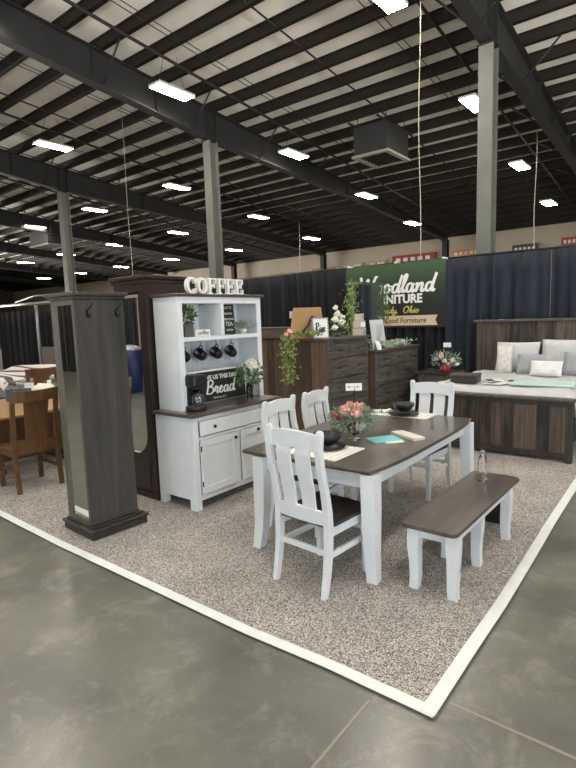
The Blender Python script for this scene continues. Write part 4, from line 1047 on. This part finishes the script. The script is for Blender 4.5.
t = thing('folded_throw', 'pale teal folded throw lying across the right side of the bed', 'throw', (-1.50, 6.98, .828), R(4))
m = MB()
for k in range(5): m.box(-.36, .36, -.26+k*.1, -.17+k*.1, 0, .018+.006*(k % 2), .008)
m.make('cloth', plain('teal_cloth', (0.50, 0.66, 0.66), 0.9), t)
for k, (x, y, rz, lab) in enumerate(((-2.13, 7.10, .5, 'open magazine lying on the bed, left of the others'), (-2.0, 6.85, -.35, 'grey printed magazine lying near the foot of the bed'), (-1.85, 7.12, .15, 'magazine lying beside the teal throw on the bed'))):
    t = thing('magazine', lab, 'magazine', (x, y, .828), rz); MB().box(-.11, .11, -.15, .15, 0, .006).make('cover', PAPER, t)
    MB().box(-.10, -.01, -.12, .10, .0065, .0075).make('picture', INK, t)
t = thing('wooden_box', 'small dark wooden box standing on the near left corner of the bed', 'box', (-2.42, 6.84, .828), R(6))
MB().box(-.17, .17, -.12, .12, 0, .085, .004).make('body', DARKFRAME, t); MB().box(-.18, .18, -.13, .13, .086, .108, .004).make('lid', RUSTIC_TOP, t)
t = thing('wooden_tray', 'dark slatted tray lying on the far left of the bed', 'tray', (-2.62, 7.22, .828), R(3))
MB().box(-.16, .16, -.12, .12, 0, .03, .003).make('body', DARKFRAME, t); MB().box(-.13, .13, -.09, .09, .031, .036).make('insert', PALELINEN, t)

# =================================================================== LEFT BOOTH
def oakchair(loc, rz, lab):
    t = thing('oak_chair', lab, 'chair', loc, rz)
    for sx in (-1, 1):
        MB().post(sx*.225, [(-.25, 0), (-.22, .25), (-.21, .46), (-.235, .75), (-.28, 1.06)], .042, [.04, .045, .05, .04, .034]).make('back_post', OAK, t)
        MB().post(sx*.21, [(.22, 0), (.22, .44)], .042, .042).make('front_leg', OAK, t)
        MB().box(sx*.21-.01, sx*.21+.01, -.18, .195, .37, .44).make('side_apron', OAK, t)
        MB().box(sx*.21-.009, sx*.21+.009, -.20, .195, .2, .235).make('side_stretcher', OAK, t)
    MB().box(-.19, .19, .205, .225, .37, .44).make('front_apron', OAK, t)
    MB().box(-.245, .245, -.185, .25, .441, .465, .006).make('seat', OAK, t)
    secs = []
    for k in range(9):
        u = -1+2*k/8; a = 1-u*u; x = u*.245
        secs.append([(x, -.29-.04*a, .96), (x, -.266-.04*a, .96), (x, -.275-.04*a, 1.085-.012*a), (x, -.30-.04*a, 1.085-.012*a)])
    MB().loft(secs).make('crest_rail', OAK, t)
    secs = []
    for k in range(7):
        u = -1+2*k/6; a = 1-u*u; x = u*.2
        secs.append([(x, -.225-.02*a, .40), (x, -.205-.02*a, .40), (x, -.215-.02*a, .52), (x, -.235-.02*a, .52)])
    MB().loft(secs).make('lower_rail', OAK, t)
    m = MB(); secs = []
    for y_, z, w in ((-.25, .52, .115), (-.255, .62, .115), (-.275, .8, .12), (-.305, .965, .13)): secs.append([(-w, y_-.007, z), (w, y_-.007, z), (w, y_+.007, z), (-w, y_+.007, z)])
    m.loft(secs); m.make('splat', OAK, t)
    return t
oakchair((-5.72, 2.575, .012), R(88), 'oak chair with a wide splat back at the left, in front of the oak table')
oakchair((-7.78, 3.95, .012), R(-88), 'oak chair on the far side of the oak table, behind the white pumpkin')
t = thing('oak_table', 'golden oak table at the left edge with decorations on top', 'table', (-6.75, 2.95, .012))
MB().box(-.78, .78, -.98, .98, .72, .75, .006).make('table_top', OAKTOP, t)
m = MB(); m.box(-.70, .70, -.9, -.875, .62, .719); m.box(-.70, .70, .875, .9, .62, .719); m.box(-.70, -.675, -.875, .875, .62, .719); m.box(.675, .70, -.875, .875, .62, .719); m.make('apron', OAK, t)
MB().box(-.18, .18, -.55, .55, .10, .62, .01).make('pedestal', OAK, t)
pair('foot', DARKFRAME, t, (-.45, .45, -.5, -.38, 0, .1, .02), (-.45, .45, .38, .5, 0, .1, .02))
ZO = .763
t = thing('pumpkin', 'white decorative pumpkin on the oak table', 'pumpkin', (-7.16, 3.52, ZO))
m = MB(); n = 40; secs = []
for k in range(9):
    a = -PI/2+PI*k/8; r0 = math.cos(a)*.17+.002; z = .095+math.sin(a)*.095
    secs.append([(r0*(1-.07*abs(math.sin(4*q*2*PI/n/1)))*math.cos(2*PI*q/n), r0*(1-.07*abs(math.sin(4*q*2*PI/n)))*math.sin(2*PI*q/n), z) for q in range(n)])
m.loft(secs, smooth=True); m.make('fruit', PETALW, t); MB().tube([(0, 0, .18), (.01, 0, .215), (.025, .01, .23)], [.015, .01, .012], 6).make('stem', TANBOARD, t)
t = thing('flower_arrangement', 'white flowers and greenery on the oak table beside the pumpkin', 'flowers', (-7.02, 3.84, ZO))
MB().lathe([(.05, 0), (.06, .08), (.05, .085)], 12).make('pot', TERRA, t)
m = MB(); bush(m, (0, 0, .17), .17, .17, .09, 200, .06, .022); m.make('foliage', LEAFG, t)
m = MB()
for p, r_ in (((.05, -.06, .22), .05), ((.08, .08, .19), .05), ((-.05, .02, .25), .045), ((.12, 0, .15), .04)): bloom(m, p, r_, 22)
m.make('white_bloom', PETALW, t)
for k, (y_, h, lab) in enumerate(((3.42, .17, 'shorter white pillar candle behind the pumpkin'), (3.56, .20, 'taller white pillar candle behind the pumpkin'))):
    t = thing('pillar_candle', lab, 'candle', (-7.42, y_+.17, ZO)); MB().lathe([(.032, 0), (.032, h-.01), (.028, h)], 14).make('wax', PETALW, t); MB().tube([(0, 0, h), (0, 0, h+.012)], .002, 4).make('wick', INK, t)
BB = plain('blue_cover', (0.05, 0.09, 0.13), 0.6, noise=.6, scale=14)
t = thing('picture_book', 'dark blue picture book standing open on the oak table', 'book', (-7.15, 3.17, ZO), R(60))
MB().box(-.16, .0, -.006, .006, 0, .16, M=Matrix.Rotation(R(14), 4, 'Z')).make('cover', BB, t)
plabel(MB().box(.0, .16, -.006, .006, 0, .16, M=Matrix.Rotation(R(-14), 4, 'Z')).make('cover', BB, t), 'second cover')
tag(MB().box(-.06, .06, -.004, .004, 0, .20).make('display_card', PALELINEN), 'pale upright card between the blue book and the candles', 'card', loc=(-7.38, 3.42, ZO), rz=R(50))
# striped bed
STR = stripes('striped_bedding', (0.70, 0.64, 0.62), (0.10, 0.08, 0.085), 'Y', .42, .38)
t = thing('striped_bed', 'bed with white and dark striped bedding and brown headboard at far left', 'bed', (-12.6, 5.6, .012))
MB().box(-1.4, 1.4, -.9, 1.3, .14, .62, .05, seg=3).make('mattress', plain('knit_cover', (0.30, 0.29, 0.29), 0.9, noise=.7, scale=22), t)
m = MB(); N2 = 14; P = []
for j in range(23):
    for i in range(N2+1):
        u = i/N2*2-1; v = j/22; x = u*1.43; y_ = -.95+v*2.28; z = .68+.03*math.sin(y_*9+x*2)+.10*max(0, 1-abs(v-.75)/.2)
        if v < .05: z -= (1-v/.05)*.10
        if abs(u) > .95: z -= .12
        P.append((x, y_, z))
f = [[j*(N2+1)+i, j*(N2+1)+i+1, (j+1)*(N2+1)+i+1, (j+1)*(N2+1)+i] for j in range(22) for i in range(N2)]
m.add(P+[(a, b, c_-.03) for a, b, c_ in P], f+[[q+len(P) for q in g] for g in f], smooth=True); m.make('coverlet', STR, t)
MB().box(-1.45, 1.45, 1.33, 1.40, 0, 1.18, .02).make('headboard', plain('plum_headboard', (0.055, 0.028, 0.026), 0.6), t)
MB().box(-1.42, 1.42, -.97, -.91, .0, .30).make('base', DARKFRAME, t)

# =================================================================== BEHIND THE VIEWER (seen in the mirrors)
t = thing('waste_barrel', 'blue barrel with colourful bag, seen only in the brown armoire mirror', 'barrel', (-11.35, -1.75, 0))
MB().lathe([(.27, 0), (.30, .05), (.32, .6), (.31, 1.08), (.28, 1.08)], 24).make('drum', BLUEP, t)
m = MB(); m.ball((0, 0, 1.09), .29, .29, .12); m.make('bag', plain('patterned_bag', (0.45, 0.45, 0.60), 0.5, noise=.9, scale=16), t)
for k in range(6):
    drape(-22+k*2.4, -22+(k+1)*2.4-.02, -4.6, 2.6, DRAPEB, 'black drape panel across the aisle, %s from the left, seen in the mirrors' % ordn[k], 60+k, grp='drapes across the aisle')
